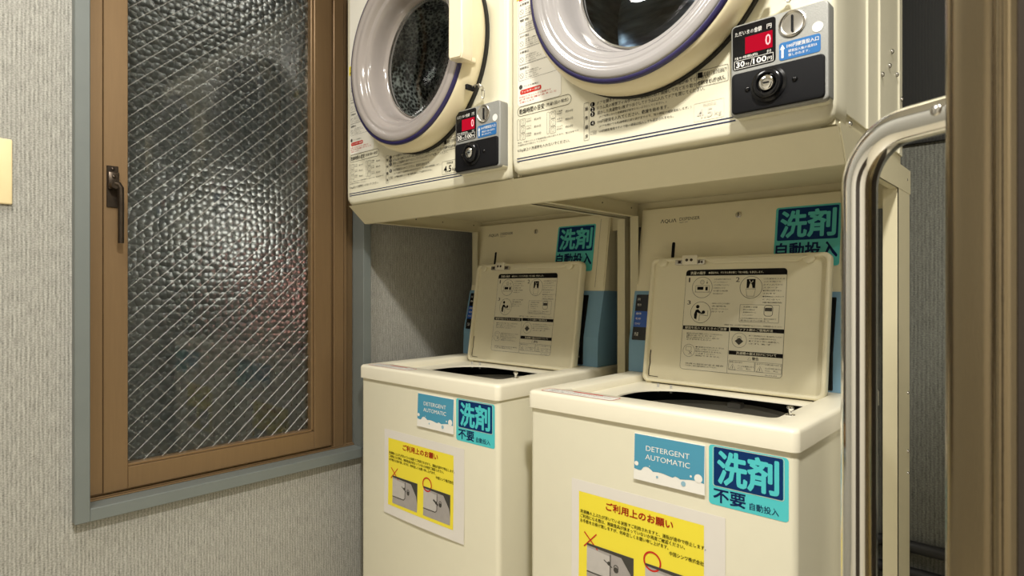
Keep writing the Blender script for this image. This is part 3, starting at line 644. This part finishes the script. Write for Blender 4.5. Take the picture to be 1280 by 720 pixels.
# ================================================================== WASHERS
mat_bubble = mat('pale_blue_print', (0.26, 0.45, 0.55), 0.45)
def poly_prism(b, prof, x0, x1):
    """outline prof in (y, z) extruded from x0 to x1"""
    return loft(b, [[(x0, y, z) for y, z in prof], [(x1, y, z) for y, z in prof]], True, True)
def make_washer(x0, label):
    t = empty('washing_machine', (x0, 1.0, 0)); tag(t, label, 'washing machine', 'top-loading coin washers on the lower level')
    W = .563; ZT = H - .222
    b = new()
    P = rr(.004, W - .004, .006, .545, .012, 4)
    loft(b, [[(x, y, .03) for x, y in P], [(x, y, ZT - .0370) for x, y in P]], True, False)
    P2 = rr(.0055, W - .0055, .0075, .5435, .012, 4)
    obj('body', b, 'cream', t, True, 40)
    b = new(); box(b, .02, W - .02, .03, .52, 0, .03); obj('foot_plinth', b, 'rubber', t)
    # moulded top with a recess for the lid and the tub mouth
    b = new(); N = 8
    def L(x0_, x1_, y0_, y1_, r, z): return [(x, y, z) for x, y in rr(x0_, x1_, y0_, y1_, r, N)]
    loft(b, [L(.006, W - .006, .008, .545, .012, ZT - .0375), L(0, W, 0, .552, .014, ZT - .0370), L(0, W, 0, .552, .014, ZT - .0080), L(.0012, W - .0012, .0012, .551, .014, ZT - .0038),
             L(.0040, W - .0040, .0040, .548, .013, ZT - .0010), L(.0085, W - .0085, .0085, .544, .012, ZT),
             L(.0640, .5065, .0640, .4050, .016, ZT), L(.0660, .5045, .0660, .4030, .015, ZT - .002), L(.0675, .5030, .0675, .4015, .014, ZT - .0165),
             L(.128, .4960, .078, .3220, (.030, .11, .11, .020), ZT - .0175), L(.1285, .4955, .0785, .3215, (.030, .11, .11, .020), ZT - .0195), L(.1285, .4955, .0785, .3215, (.030, .11, .11, .020), ZT - .0212)])
    obj('top_cover', b, 'cream_plastic', t, True, 60)
    cxx, cyy = .290, .250
    b = new(); loft(b, [L(.05, .515, .045, .47, .07, ZT - .0215), L(.05, .515, .045, .47, .07, ZT - .30), L(.09, .48, .08, .43, .1, ZT - .55)], False, True); obj('tub', b, 'tub', t, True)
    b = new(); lathe_z(b, [(.2080, ZT - .075), (.2060, ZT - .060), (.1960, ZT - .056), (.1820, ZT - .062), (.1740, ZT - .078), (.1720, ZT - .10)], cxx, cyy, 64); obj('balance_ring', b, 'tubgrey', t, True)
    b = new(); lathe_z(b, [(.1725, ZT - .095), (.1700, ZT - .47), (.01, ZT - .48)], cxx, cyy, 48, False, True); obj('spin_basket', b, 'steel', t, True)
    b = new(); box(b, cxx - .020, cxx + .014, cyy + .165, cyy + .190, ZT - .064, ZT - .050, .004, 2); obj('softener_cap', b, 'palegrey', t, True)
    for xx in (.141, .175):
        b = new(); cyl(b, (xx, .3205, ZT - .0290), (xx, .3205, ZT - .0090), .0028, 10); obj('hinge_peg', b, 'palegrey', t, True)
    b = new(); lathe_z(b, [(.0085, ZT), (.0080, ZT + .0012), (.0035, ZT + .0018), (.0032, ZT + .0075), (.0052, ZT + .0085), (.0062, ZT + .0115), (.0050, ZT + .0145), (.001, ZT + .0155)], .5140, .1130, 20, False, True); obj('lid_lock_stud', b, 'chrome', t, True)
    # red-edged caution strip on the top edge
    up = Plane((0, 0, ZT), (1, 0, 0), (0, 1, 0)); 
    b = new(); poly(b, up, rr(.030, .212, .0105, .0470, .006), .0004); st = obj('caution_strip', b, 'white', t)
    b = new(); stroke(b, up, rr(.0305, .2115, .0110, .0465, .006), .0016, .0007, True); rect(b, up, .095, .0415, .170, .0475, .0008); rect(b, up, .040, .0450, .205, .0468, .0007); obj('red_border', b, 'redink', st)
    b = new()
    for k in range(3): text(b, up, ('運転中はふたを開けないでください。手を入れるとけがをします。', '洗濯物を取り出すときは回転が止まったことを確かめてください。', 'お子様だけで使わせないでください。')[k], .040, .0350 - .0085 * k, .200 - .05 * (k == 2), .0395 - .0085 * k, .0007)
    obj('lettering', b, 'softink', st)
    # ------------------------------------------------ dispenser unit at the back
    XA, XB = .005, .5520
    prof = [(.430, ZT - .002), (.4100, ZT + .0005), (.4110, H - .180), (.4130, H - .139), (.4420, H - .006), (.4760, H + .2130), (.4800, H + .2150), (.5400, H + .2150), (.5450, ZT - .002)]
    b = new(); poly_prism(b, [(y, z) for y, z in prof], XA, XB)
    bmesh.ops.bevel(b, geom=[e for e in b.edges if abs(e.verts[0].co.x - e.verts[1].co.x) < 1e-6 and min(e.verts[0].co.y, e.verts[1].co.y) < .477 and min(e.verts[0].co.z, e.verts[1].co.z) > ZT + .0], offset=.003, segments=2, affect='EDGES')
    dsp = obj('dispenser', b, 'disp_cream', t, True, 30)
    o_ = .0012; prof = [(.4090, ZT + .0005), (.4095, H - .180), (.4117, H - .139), (.4405, H - .008), (.4700, H - .0080), (.5300, H - .010), (.5300, ZT + .0005)]
    b = new(); poly_prism(b, prof, XA - .0012, XB + .0015); obj('blue_housing', b, 'blue', dsp)
    dp = Plane((0, .4420, H - .006), (1, 0, 0), (0, .034, .211))      # sloping face; heights along it
    k_ = math.hypot(.034, .211) / .211
    def hz(z): return (z + .006) * k_
    # seam near the right edge
    b = new(); rect(b, dp, .5210, hz(.002), .5218, hz(.211), .0012); obj('seam', b, 'softink', dsp)
    b = new(); text(b, dp, 'ΛQUΛ', .0650, hz(.1715), .1110, hz(.1830), .0012, .012, 2); text(b, dp, 'DISPENSER', .1200, hz(.1760), .1760, hz(.1845), .0012, 0, 2); text(b, dp, 'AQD-100', .1200, hz(.1695), .1430, hz(.1735), .0012); obj('lettering', b, 'ink', dsp)
    b = new(); q = circ(.2770, hz(.1790), .0075, 20); loft(b, [[tuple(dp.p(u, v_, .0005)) for u, v_ in q], [tuple(dp.p(u, v_, .0035)) for u, v_ in q], [tuple(dp.p(.2770 + (u - .2770) * .8, hz(.179) + (v_ - hz(.179)) * .8, .0042)) for u, v_ in q]], False, True); obj('lock', b, 'chromedull', dsp, True)
    b = new(); rect(b, dp, .2760, hz(.1740), .2780, hz(.1840), .0045); obj('keyhole', b, 'black', dsp)
    b = new(); poly(b, dp, rr(.1040, .1130, hz(.060), hz(.1200), .004), .0013); obj('level_window', b, 'black', dsp)
    # cyan sticker
    b = new(); poly(b, dp, rr(.3660, .5060, hz(.0490), hz(.1875), .006), .0016); sk = obj('sticker', b, 'tealcyan', dsp)
    b = new(); poly(b, dp, rr(.3715, .5010, hz(.1090), hz(.1835), .003), .0020); obj('sticker_field', b, 'navy', dsp)
    b = new(); text(b, dp, '洗', .3790, hz(.1160), .4350, hz(.1770), .0024, .030, 2); text(b, dp, '剤', .4380, hz(.1160), .4950, hz(.1770), .0024, .030, 2); obj('lettering', b, 'tealcyan', dsp)
    b = new(); text(b, dp, '自動投入', .3705, hz(.0680), .5010, hz(.1030), .0020, .022, 2); obj('lettering', b, 'navyink', dsp)
    # display panels on the blue part
    dq = Plane((0, .4117, H - .139), (1, 0, 0), (0, .0288, .131)); kq = math.hypot(.0288, .131) / .131
    def hq(z): return (z + .139) * kq
    b = new(); poly(b, dq, rr(.0120, .0850, hq(-.138), hq(-.0180), .003), .0012); obj('control_panel', b, 'blackgloss', dsp)
    b = new(); rect(b, dq, .0120, hq(-.104), .0850, hq(-.062), .0016); obj('control_panel_field', b, 'panelblue', dsp)
    b = new()
    for k in range(3): text(b, dq, ('標準', '毛布', '約30分')[k], .0165, hq(-.072 - .013 * k), .0330, hq(-.066 - .013 * k), .0020)
    text(b, dq, '円', .0180, hq(-.035), .0250, hq(-.028), .0020); text(b, dq, '残り', .0180, hq(-.049), .0300, hq(-.042), .0020); text(b, dq, '洗濯', .0180, hq(-.128), .0300, hq(-.118), .0020); obj('lettering', b, 'white', dsp)
    b = new(); prof = [(.4060, ZT + .004), (.4065, H - .180), (.4087, H - .139), (.4360, H - .020), (.4420, H - .020), (.4200, ZT + .004)]
    poly_prism(b, prof, .4060, .5040); bmesh.ops.bevel(b, geom=b.edges[:], offset=.0015, segments=1, affect='EDGES'); obj('coin_unit', b, 'blackgloss', dsp)
    for zz in (.150, .166, .196):
        b = new(); dome(b, (.4900, .4080, H - zz), .0035, '-y', .8); obj('button', b, 'chromedull', dsp, True)
    # ------------------------------------------------ open lid
    A = math.atan2(.047, .313)
    mt = Matrix.Translation((.0720, .3600, H - .2350)) @ Matrix.Rotation(-A, 4, 'X')
    LW, LH = .4290, .3165
    b = new(); n = 6
    def R(ins, y, r=.014): return [(x, y, z) for x, z in rr(ins, LW - ins, ins, LH - ins, r, n)]
    loft(b, [R(.012, .030), R(.003, .028), R(0, .022), R(0, .006), R(.0010, .0015), R(.0035, 0), R(.0075, 0, .012), R(.0092, .0015, .011), R(.0105, .0100, .010)], True, True, mt)
    lid = obj('lid', b, 'lid_cream', t, True, 50)
    # scooped hand-hold along the top rim
    b = new(); P = [(.150, .3085), (.165, .3000), (.360, .3000), (.385, .3085)]
    loft(b, [[(x, -.0030, z) for x, z in P], [(x + (.002 if x < .2 else -.002), .0000, z - .002) for x, z in P], [(x, .0095, z - .002) for x, z in P]], True, False, mt); obj('hand_hold', b, 'lid_cream', lid)
    for xx in (.034, LW - .045):
        b = new(); lathe(b, [(.012, .0095), (.012, .001), (.010, -.0004), (.001, -.0004)], xx, LH - .012, 18, True, 0, mt); obj('corner_boss', b, 'lid_cream', lid, True, 40)
    b = new(); box(b, .0900, .1290, -.0045, .008, .2965, .3195, .0015, 2, mt); obj('latch_cover', b, 'cream_plastic', lid, True)
    b = new(); box(b, .0700, .1470, -.0015, .008, .2965, .3085, .001, 1, mt); obj('latch', b, 'chromedull', lid)
    for xx in (.1030, .1150):
        b = new(); lathe(b, [(.0038, -.0044), (.0036, -.0054), (.0001, -.0056)], xx, .3070, 12, False, 0, mt); obj('latch_screw', b, 'oldmetal', lid, True)
    b = new(); box(b, .0790, .0860, -.0022, .0, .2995, .3065, 0, 1, mt); box(b, .1320, .1360, -.0022, .0, .2985, .3060, 0, 1, mt); box(b, .1390, .1430, -.0022, .0, .2995, .3040, 0, 1, mt); tag(obj('latch_teeth', b, 'oldmetal', lid), kind='stuff')
    for k, xx in enumerate((.016, .4150)):
        b = new(); cyl(b, mt @ Vector((xx - .008, .0115, -.0005)), mt @ Vector((xx + .008, .0115, -.0005)), .0045, 12); obj('hinge', b, 'lid_cream', lid, True)
    # grime in the lower corner of the lid
    lp_ = Plane(mt @ Vector((0, .0100, 0)), (1, 0, 0), mt.to_3x3() @ Vector((0, 0, 1)))
    e = .0004
    b = new(); stroke(b, lp_, [(.0135, .0160), (.0130, .030), (.0150, .046), (.0138, .062), (.0146, .080)], .0030, e); stroke(b, lp_, [(.0135, .0145), (.040, .0135)], .0016, e); obj('grime', b, 'oldmetal', lid)
    b = new(); poly(b, lp_, rr(.0975, .3390, .0395, .2840, .008), e); il = obj('instruction_label', b, 'labelgrey', lid)
    b = new(); wh = new(); g = new(); E1 = e + .0003
    stroke(b, lp_, rr(.0975, .3390, .0395, .2840, .008), .0006, E1, True)
    poly(b, lp_, rr(.0978, .3387, .2695, .2838, (.008, .008, 0, 0)), E1)
    for (a0, a1, z0, z1) in ((.0985, .2150, .1362, .1458), (.2175, .3388, .1376, .1466), (.2175, .3388, .0830, .0922)): rect(b, lp_, a0, z0, a1, z1, E1)
    text(wh, lp_, '洗濯の順序', .1092, .2722, .1480, .2800, E1 + .0003, .01); text(wh, lp_, '●運転中は、デジタル表示部に「残り時間」を表示します。', .1560, .2735, .2870, .2790, E1 + .0003, .005)
    text(wh, lp_, '硬貨を投入するときのご注意', .1040, .1378, .2090, .1444, E1 + .0003, .012); text(wh, lp_, 'ソフト剤のご使用方法', .2400, .1390, .3150, .1454, E1 + .0003, .012); text(wh, lp_, '洗濯機の据え付けについて', .2350, .0845, .3250, .0910, E1 + .0003, .012)
    text(b, lp_, '1', .1055, .2535, .1090, .2648, E1, 0, 2); text(b, lp_, '2', .2240, .2535, .2330, .2648, E1, 0, 2); text(b, lp_, '3', .1058, .1980, .1145, .2080, E1, 0, 2)
    for (x_, z_) in ((.1415, .2404), (.2604, .2407), (.1418, .1793)): stroke(b, lp_, circ(x_, z_, .0256, 40), .0008, E1, True)
    stroke(b, lp_, circ(.1181, .0855, .0150), .0006, E1, True); stroke(b, lp_, circ(.2404, .1171, .0170), .0006, E1, True)
    # picture 1: coin and panel
    stroke(b, lp_, circ(.1410, .2535, .0052), .0006, E1, True); stroke(b, lp_, circ(.1410, .2535, .0030), .0005, E1, True); stroke(b, lp_, rr(.1250, .1600, .2290, .2450, .001), .0007, E1, True); rect(b, lp_, .1290, .2345, .1450, .2420, E1); rect(b, lp_, .1500, .2330, .1560, .2420, E1)
    stroke(b, lp_, [(.1230, .2290), (.1620, .2290)], .0008, E1); poly(b, lp_, [(.1515, .2530), (.1535, .2490), (.1555, .2530)], E1); stroke(b, lp_, [(.1535, .2520), (.1535, .2580)], .0007, E1)
    # picture 2: hand with clothes over the basket
    rect(b, lp_, .2500, .2390, .2700, .2600, E1); stroke(wh, lp_, [(.2560, .2580), (.2600, .2500), (.2650, .2560)], .0015, E1 + .0003); poly(wh, lp_, [(.2550, .2390), (.2580, .2500), (.2620, .2480), (.2640, .2390)], E1 + .0003)
    stroke(b, lp_, [(.2490, .2370), (.2520, .2200), (.2680, .2200), (.2710, .2370)], .0008, E1, True)
    # picture 3: person at the tub
    disc(b, lp_, .1335, .1930, .0045, E1); poly(b, lp_, [(.1260, .1640), (.1250, .1740), (.1290, .1850), (.1350, .1870), (.1430, .1790), (.1480, .1780), (.1475, .1755), (.1390, .1765), (.1330, .1790), (.1330, .1720), (.1320, .1620)], E1)
    disc(b, lp_, .1490, .1800, .0042, E1); stroke(b, lp_, [(.1390, .1590), (.1395, .1740), (.1600, .1710), (.1600, .1840)], .0009, E1)
    stroke(g, lp_, rr(.1100, .1240, .0850, .0950, .002), .0006, E1, True); stroke(g, lp_, [(.1180, .0760), (.1260, .0840)], .0009, E1); stroke(g, lp_, [(.1260, .0760), (.1180, .0840)], .0009, E1)
    poly(g, lp_, [(.2300, .1150), (.2400, .1230), (.2500, .1150), (.2400, .1060)], E1); stroke(g, lp_, rr(.2360, .2440, .1140, .1260, .002), .0008, E1, True)
    # frames, dividers, warning triangles
    stroke(g, lp_, rr(.2375, .3260, .1600, .2002, .002), .0006, E1, True); stroke(g, lp_, [(.2160, .1366), (.2160, .0400)], .0006, E1); stroke(g, lp_, rr(.2930, .3120, .1750, .1990, .006), .0010, E1, True); rect(g, lp_, .2945, .1860, .3105, .1940, E1)
    stroke(g, lp_, rr(.2190, .2785, .0480, .0700, .001), .0005, E1, True); stroke(g, lp_, rr(.2800, .3375, .0480, .0700, .001), .0005, E1, True)
    for tx_ in (.2280, .2905): stroke(b, lp_, [(tx_ - .0072, .0490), (tx_ + .0072, .0490), (tx_, .0615)], .0008, E1, True); rect(b, lp_, tx_ - .0005, .0510, tx_ + .0005, .0570, E1)
    stroke(b, lp_, [(.2620, .0735), (.2700, .0735), (.2660, .0800)], .0007, E1, True); text(b, lp_, '警告', .2720, .0735, .2870, .0805, E1, .012)
    def para(L_, x0_, x1_, zt0, dz, h_, bm_):
        for i_, s_ in enumerate(L_):
            fr = (1.0, .82, .92, .70, .88, .60)[i_ % 6]; text(bm_, lp_, s_, x0_, zt0 - dz * i_ - h_, x0_ + (x1_ - x0_) * fr, zt0 - dz * i_, E1)
    para(('①洗濯物を確かめる', 'ポケットの中を空にして', 'ふたを閉めてください', '②硬貨を入れる', '必要な枚数', '表示を確かめます'), .1700, .2120, .2620, .0070, .0036, g)
    para(('①洗濯物を入れる', 'ふたを開けて', '必ず入れてから', 'スタート', '●洗剤は自動で投入', 'されます', '●柔軟剤は入れないで', 'ください', '運転開始'), .2880, .3350, .2620, .0068, .0034, g)
    para(('③終わったらふたを開け', '洗濯物を', '取り出してください', '完了です'), .1690, .2130, .2035, .0066, .0036, g)
    para(('洗濯機の容量', '脱水時は', '洗濯物を均一に', 'してください'), .2450, .2780, .1965, .0062, .0034, g); para(('入れすぎは運転が止まります。量は水位線まで', '異常があれば係まで'), .2400, .3200, .1700, .0050, .0032, g)
    text(g, lp_, '※運転終了後は、ふたを開けて洗濯物を取り出してください。長時間放置しないでください', .2022, .1500, .3343, .1535, E1)
    para(('●硬貨は百円玉をご使用ください。つり銭は出ません', '確かめてください', '●投入口に異物を入れないでください。故障します', '必ずお守りください'), .1095, .2000, .1290, .0048, .0034, g)
    para(('●電源が切れたときは', '係員にお知らせください', '硬貨は返却されません', 'ご注意ください', '運転できません'), .1347, .2054, .0970, .0052, .0034, g)
    para(('係員の指示がある場合', 'それに従い、絶対に無理な操作はしないでください'), .1110, .2069, .0560, .0050, .0036, g)
    para(('●ソフト剤は専用口に入れ、量の線を守ってください', '入れすぎると効果がありません', '●すすぎの前に自動投入', 'されます'), .2622, .3359, .1306, .0060, .0034, g)
    text(g, lp_, '感電の恐れあり', .2205, .0645, .2506, .0680, E1); text(g, lp_, '必ずアース線を取り付ける', .2833, .0645, .3370, .0680, E1); para(('アースを確実に行う', 'こと'), .2403, .2771, .0597, .0050, .0034, g); para(('水のかかる所に置かない', 'こと'), .3018, .3370, .0597, .0050, .0034, g)
    text(g, lp_, '30-110-200', .3028, .0415, .3284, .0445, E1)
    obj('label_print', b, 'ink', lid)
    obj('white_lettering', wh, 'labelgrey', lid); obj('fine_lettering', g, 'softink', lid)
    # ------------------------------------------------ papers on the front
    fp = Plane((0, .0060, H))
    # blue card
    b = new(); box(b, .2675, .4085, .0040, .0058, H - .3600, H - .2740); 
    for v in b.verts:
        if v.co.z < H - .35: v.co.y -= .003
    card = obj('detergent_card', b, 'white', t)
    cpn = Plane((0, .0040, H - .2740), (1, 0, 0), (0, .003, .086))
    def kz(z): return z + .2740
    b = new(); top = [(.2685, -.2750), (.4075, -.2750)][::-1]; wave = []
    for i in range(29):
        x = .2685 + (.4075 - .2685) * i / 28; z_ = -.3400 - .002 * math.sin(i * .45)
        for bx_, br_ in ((.2950, .0120), (.3540, .0060)):
            if abs(x - bx_) < br_: z_ = max(z_, -.3440 + math.sqrt(br_ ** 2 - (x - bx_) ** 2) * .95)
        wave.append((x, kz(z_)))
    poly(b, cpn, wave + [(x, kz(z_)) for x, z_ in top], .0004); obj('card_field', b, 'teal', card)
    b = new(); disc(b, cpn, .2735, kz(-.3300), .0042, .0007); disc(b, cpn, .3970, kz(-.3330), .0075, .0007); disc(b, cpn, .3830, kz(-.3320), .0020, .0007); disc(b, cpn, .3010, kz(-.3305), .0010, .0007)
    text(b, cpn, 'DETERGENT', .2930, kz(-.3030), .3800, kz(-.2935), .0007, 0, 3); text(b, cpn, 'AUTOMATIC', .2920, kz(-.3190), .3810, kz(-.3095), .0007, 0, 3); obj('lettering', b, 'white', card)
    b = new(); disc(b, cpn, .3170, kz(-.3470), .0024, .0007, 12); disc(b, cpn, .3690, kz(-.3480), .0045, .0007); obj('bubble', b, mat_bubble, card)
    # cyan sticker
    b = new(); poly(b, fp, rr(.4145, .5470, -.3725, -.2700, .006), .0005); sk = obj('sticker', b, 'cyan', t)
    b = new(); poly(b, fp, rr(.4235, .5385, -.3390, -.2730, .003), .0009); obj('sticker_field', b, 'navy', sk)
    b = new(); stroke(b, fp, rr(.4220, .5400, -.3400, -.2722, .004), .0008, .0008, True); obj('sticker_border', b, 'paleink', sk)
    b = new(); text(b, fp, '洗', .4310, -.3340, .4800, -.2785, .0013, .032, 2); text(b, fp, '剤', .4825, -.3340, .5310, -.2785, .0013, .032, 2); obj('lettering', b, 'cyan', sk)
    b = new(); text(b, fp, '不要', .4230, -.3670, .4780, -.3440, .0009, .022, 3); text(b, fp, '自動投入', .4850, -.3665, .5320, -.3545, .0009, .008, 2); obj('lettering', b, 'navyink', sk)
    # notice in a plastic sleeve, its lower edge lifting slightly
    NX0, NX1, NZ0, NZ1 = .1190, .4440, -.6220, -.3910
    b = new(); cols = 12; rows = 8; g_ = []
    def bulge(x, z): 
        u = (x - NX0) / (NX1 - NX0); v_ = (NZ1 - z) / (NZ1 - NZ0); return .0012 + .0045 * (v_ ** 4) * (0.4 + 0.6 * math.sin(u * PI)) 
    for j in range(rows + 1):
        g_.append([b.verts.new((NX0 + (NX1 - NX0) * i / cols, .0060 - bulge(NX0 + (NX1 - NX0) * i / cols, NZ1 - (NZ1 - NZ0) * j / rows), H + NZ1 - (NZ1 - NZ0) * j / rows)) for i in range(cols + 1)])
    for j in range(rows):
        for i in range(cols): b.faces.new((g_[j][i], g_[j][i + 1], g_[j + 1][i + 1], g_[j + 1][i]))
    ex = bmesh.ops.extrude_face_region(b, geom=b.faces[:])
    for v in ex['geom']:
        if isinstance(v, bmesh.types.BMVert): v.co.y += .0006
    no = obj('notice', b, 'paper', t, True)
    def bend(bm_, d):
        for v in bm_.verts: v.co.y = .0060 - bulge(v.co.x, v.co.z - H) - d
    b = new()
    for j in range(8):
        for i in range(10):
            x_ = .1375 + (.4060 - .1375) * i / 10; z_ = -.5965 + (.1830) * j / 8; x2 = .1375 + (.4060 - .1375) * (i + 1) / 10; z2 = -.5965 + .1830 * (j + 1) / 8
            rect(b, fp, x_, z_, x2, z2, 0)
    bend(b, .0004); obj('yellow_field', b, 'yellow', no)
    b = new(); text(b, fp, 'ご利用上のお願い', .2035, -.4362, .3475, -.4205, 0, .020, 2); bend(b, .0012); obj('red_lettering', b, 'redink', no); b = new()
    stroke(b, fp, [(.1515, -.4925), (.1836, -.5207)], .0024, 0); stroke(b, fp, [(.1812, -.4903), (.1509, -.5215)], .0024, 0); bend(b, .0012); obj('cross_mark', b, 'redink', no); b = new()
    stroke(b, fp, circ(.3055, -.5065, .0170, 32), .0034, 0, True); bend(b, .0012); obj('circle_mark', b, 'redink', no)
    b = new(); text(b, fp, '洗濯機の上ぶたが浮いている状態でご利用されますと、運転が途中で停止します。', .1415, -.4562, .4100, -.4487, 0, .012)
    text(b, fp, 'ご利用になる際は、施錠金具が挟まっていないか再度ご確認ください。', .1415, -.4655, .3705, -.4580, 0, .012); text(b, fp, 'お手数をお掛け致しますが、何卒宜しくお願い申し上げます。', .1415, -.4750, .3385, -.4675, 0, .012)
    text(b, fp, '中国シンワ株式会社', .3402, -.4842, .4064, -.4765, 0, .010); bend(b, .0012); obj('lettering', b, 'ink', no)
    for k, px in enumerate((.1580, .2910)):
        z0, z1 = -.5880, -.5130; wdt = .1080 if k == 0 else .1040
        b = new(); n_ = 6
        for i in range(n_): 
            for j in range(n_): rect(b, fp, px + wdt * i / n_, z0 + (z1 - z0) * j / n_, px + wdt * (i + 1) / n_, z0 + (z1 - z0) * (j + 1) / n_, 0)
        bend(b, .0008); obj('photo_print', b, 'photo_grey', no)
        b = new(); poly(b, fp, [(px + wdt, z1), (px + wdt, z0 + .022), (px + wdt * .96, z0 + .040), (px + wdt * .70, z1)], 0); poly(b, fp, [(px, z1), (px + wdt, z1), (px + wdt * .8, z1 - .007), (px, z1 - .004)], 0)
        disc(b, fp, px + wdt * .64, -.5470, .0055, 0, 12); stroke(b, fp, circ(px + wdt * .64, -.5425, .0050, 10), .0014, 0, True); disc(b, fp, px + wdt * .49, -.5390 - .006 * k, .0040, 0, 10); stroke(b, fp, [(px + wdt * .38, -.535 - .004 * k), (px + wdt * .56, -.545 - .004 * k)], .0020 + .003 * k, 0)
        stroke(b, fp, [(px, z0 + .0190), (px + wdt * .46, z0 + .0190), (px + wdt * .52, z0 + .0240), (px + wdt * .52, z1 - .008)], .0018, 0); bend(b, .0013); obj('photo_shadow', b, 'photo_dark', no)
        b = new(); poly(b, fp, [(px, z0 + .0205), (px + wdt * .44, z0 + .0205), (px + wdt * .50, z0 + .0250), (px + wdt * .50, z1 - .012), (px, z1 - .008)], 0); bend(b, .0010); obj('photo_lid', b, 'photo_light', no)
    return t
def copy_tree(o, parent=None):
    c = o.copy(); C.objects.link(c); c.parent = parent
    for ch in list(o.children): copy_tree(ch, c)
    return c
w1 = make_washer(-1.5270, 'left top-loading washer, lid open, its front partly lower and smaller beside the window')
bpy.context.view_layer.update()
w2 = copy_tree(w1); w2.location = (-.8770, 1.0, 0); w1['label'] = 'left top-loading washing machine with open lid, next to the window casing'
w2['label'] = 'right top-loading washing machine with open lid, nearest the chrome door handle'

# ================================================================== PIPES ON THE BACK WALL
for zz, lab in ((H - .5640, 'upper black pipe running along the back wall behind the right stand post'), (H - .6220, 'lower black pipe along the back wall just below the first')):
    b = new(); cyl(b, (-1.2, BY - .0145, zz), (1.5, BY - .0145, zz), .0130, 20); o = obj('wall_pipe', b, 'rubber', None, True); tag(o, lab, 'pipe', 'black pipes on the back wall')

# ================================================================== THE DOOR AT THE RIGHT, CLOSE TO THE LENS
D = Vector((.45, .893, 0)).normalized(); Nn = Vector((D.y, -D.x, 0))      # along the leaf; thickness direction to the right
L0 = Vector((-.0745, .543, 0)); TH = .0493
door = empty('door_1', L0); tag(door, kind='structure')
def dpt(u, v, z): return tuple(D * u + Nn * v + Vector((0, 0, z)))
b = new()
prof = []
r = .016
for i in range(7):
    a = PI + (PI / 2) * i / 6; prof.append((r + r * math.cos(a) * 1.0, r + r * math.sin(a)))
prof = [(r + r * math.cos(PI + (PI / 2) * (6 - i) / 6), r + r * math.sin(PI + (PI / 2) * (6 - i) / 6)) for i in range(7)]
# outline (u, v): leading edge at u=0, rounded left and right corners with a shallow roll near the right
O = [(.075, 0)] + [(r * (1 - math.sin(a)), r * (1 - math.cos(a))) for a in [PI / 2 * k / 6 for k in range(7)]]
O += [(.0006, .020), (.0010, .032), (.0022, .0375), (.0030, .0385)]
O += [(.0020 - .0052 * math.sin(a), .0441 - .0052 * math.cos(a)) for a in [PI * k / 10 for k in range(11)]]
O += [(.075, TH)]
loft(b, [[dpt(u, v, .01) for u, v in O], [dpt(u, v, 1.88) for u, v in O]], True, True); obj('door_edge', b, 'satin', door, True, 50)
b = new(); Pp = [(.0750, .003), (.40, .003), (.40, TH - .003), (.0750, TH - .003)]
loft(b, [[dpt(u, v, .01) for u, v in Pp], [dpt(u, v, 1.88) for u, v in Pp]], True, True); obj('door_leaf', b, 'browndoor', door)
b = new(); Pp = [(.0080, TH - .0005), (.40, TH - .0005), (.40, TH + .0006), (.0080, TH + .0006)]
loft(b, [[dpt(u, v, .01) for u, v in Pp], [dpt(u, v, 1.88) for u, v in Pp]], True, True); obj('door_face', b, 'browndoor', door)
# chrome pull handle
Bp = Vector((D.x * .035, D.y * .035, 0)); s_ = .0923; ztop = H + .136; rb = .048
path = []
def hp_(s, z): return tuple(Bp - Nn * s + Vector((0, 0, z)))
path.append(hp_(0, ztop)); path.append(hp_(.02, ztop)); path.append(hp_(s_ - rb, ztop))
for k in range(1, 13):
    a = PI / 2 * k / 12; path.append(hp_(s_ - rb + rb * math.sin(a), ztop - rb + rb * math.cos(a)))
zb = H - .42
path += [hp_(s_, ztop - rb - .12), hp_(s_, ztop - .30), hp_(s_, zb + rb)]
for k in range(1, 13):
    a = PI / 2 * k / 12; path.append(hp_(s_ - rb + rb * math.cos(a), zb + rb - rb * math.sin(a)))
path += [hp_(.02, zb), hp_(0, zb)]
b = new(); tube(b, path, .0146, 40); hd = obj('door_handle', b, 'chrome', door, True, 60)
b = new()
for zz in (ztop,):
    pp = Vector(hp_(.0135, zz)); to = (Vector((0, 0, H)) - L0 - pp); to.z = 0; to = to - Nn * to.dot(Nn); to.normalize(); to = (to + Vector((0, 0, .12))).normalized()
    c0 = pp + to * .0142; t_ = new()
    loops = []
    q1 = Nn; q2 = to.cross(q1).normalized()
    for k in range(5):
        a = PI / 2 * k / 4 * .97; loops.append([tuple(c0 + to * (.0022 * math.sin(a)) + .0048 * math.cos(a) * (math.cos(2 * PI * i / 16) * q1 + math.sin(2 * PI * i / 16) * q2)) for i in range(16)])
    t_.free(); loft(b, loops, False, True)
obj('screw', b, 'chromedull', hd, True)
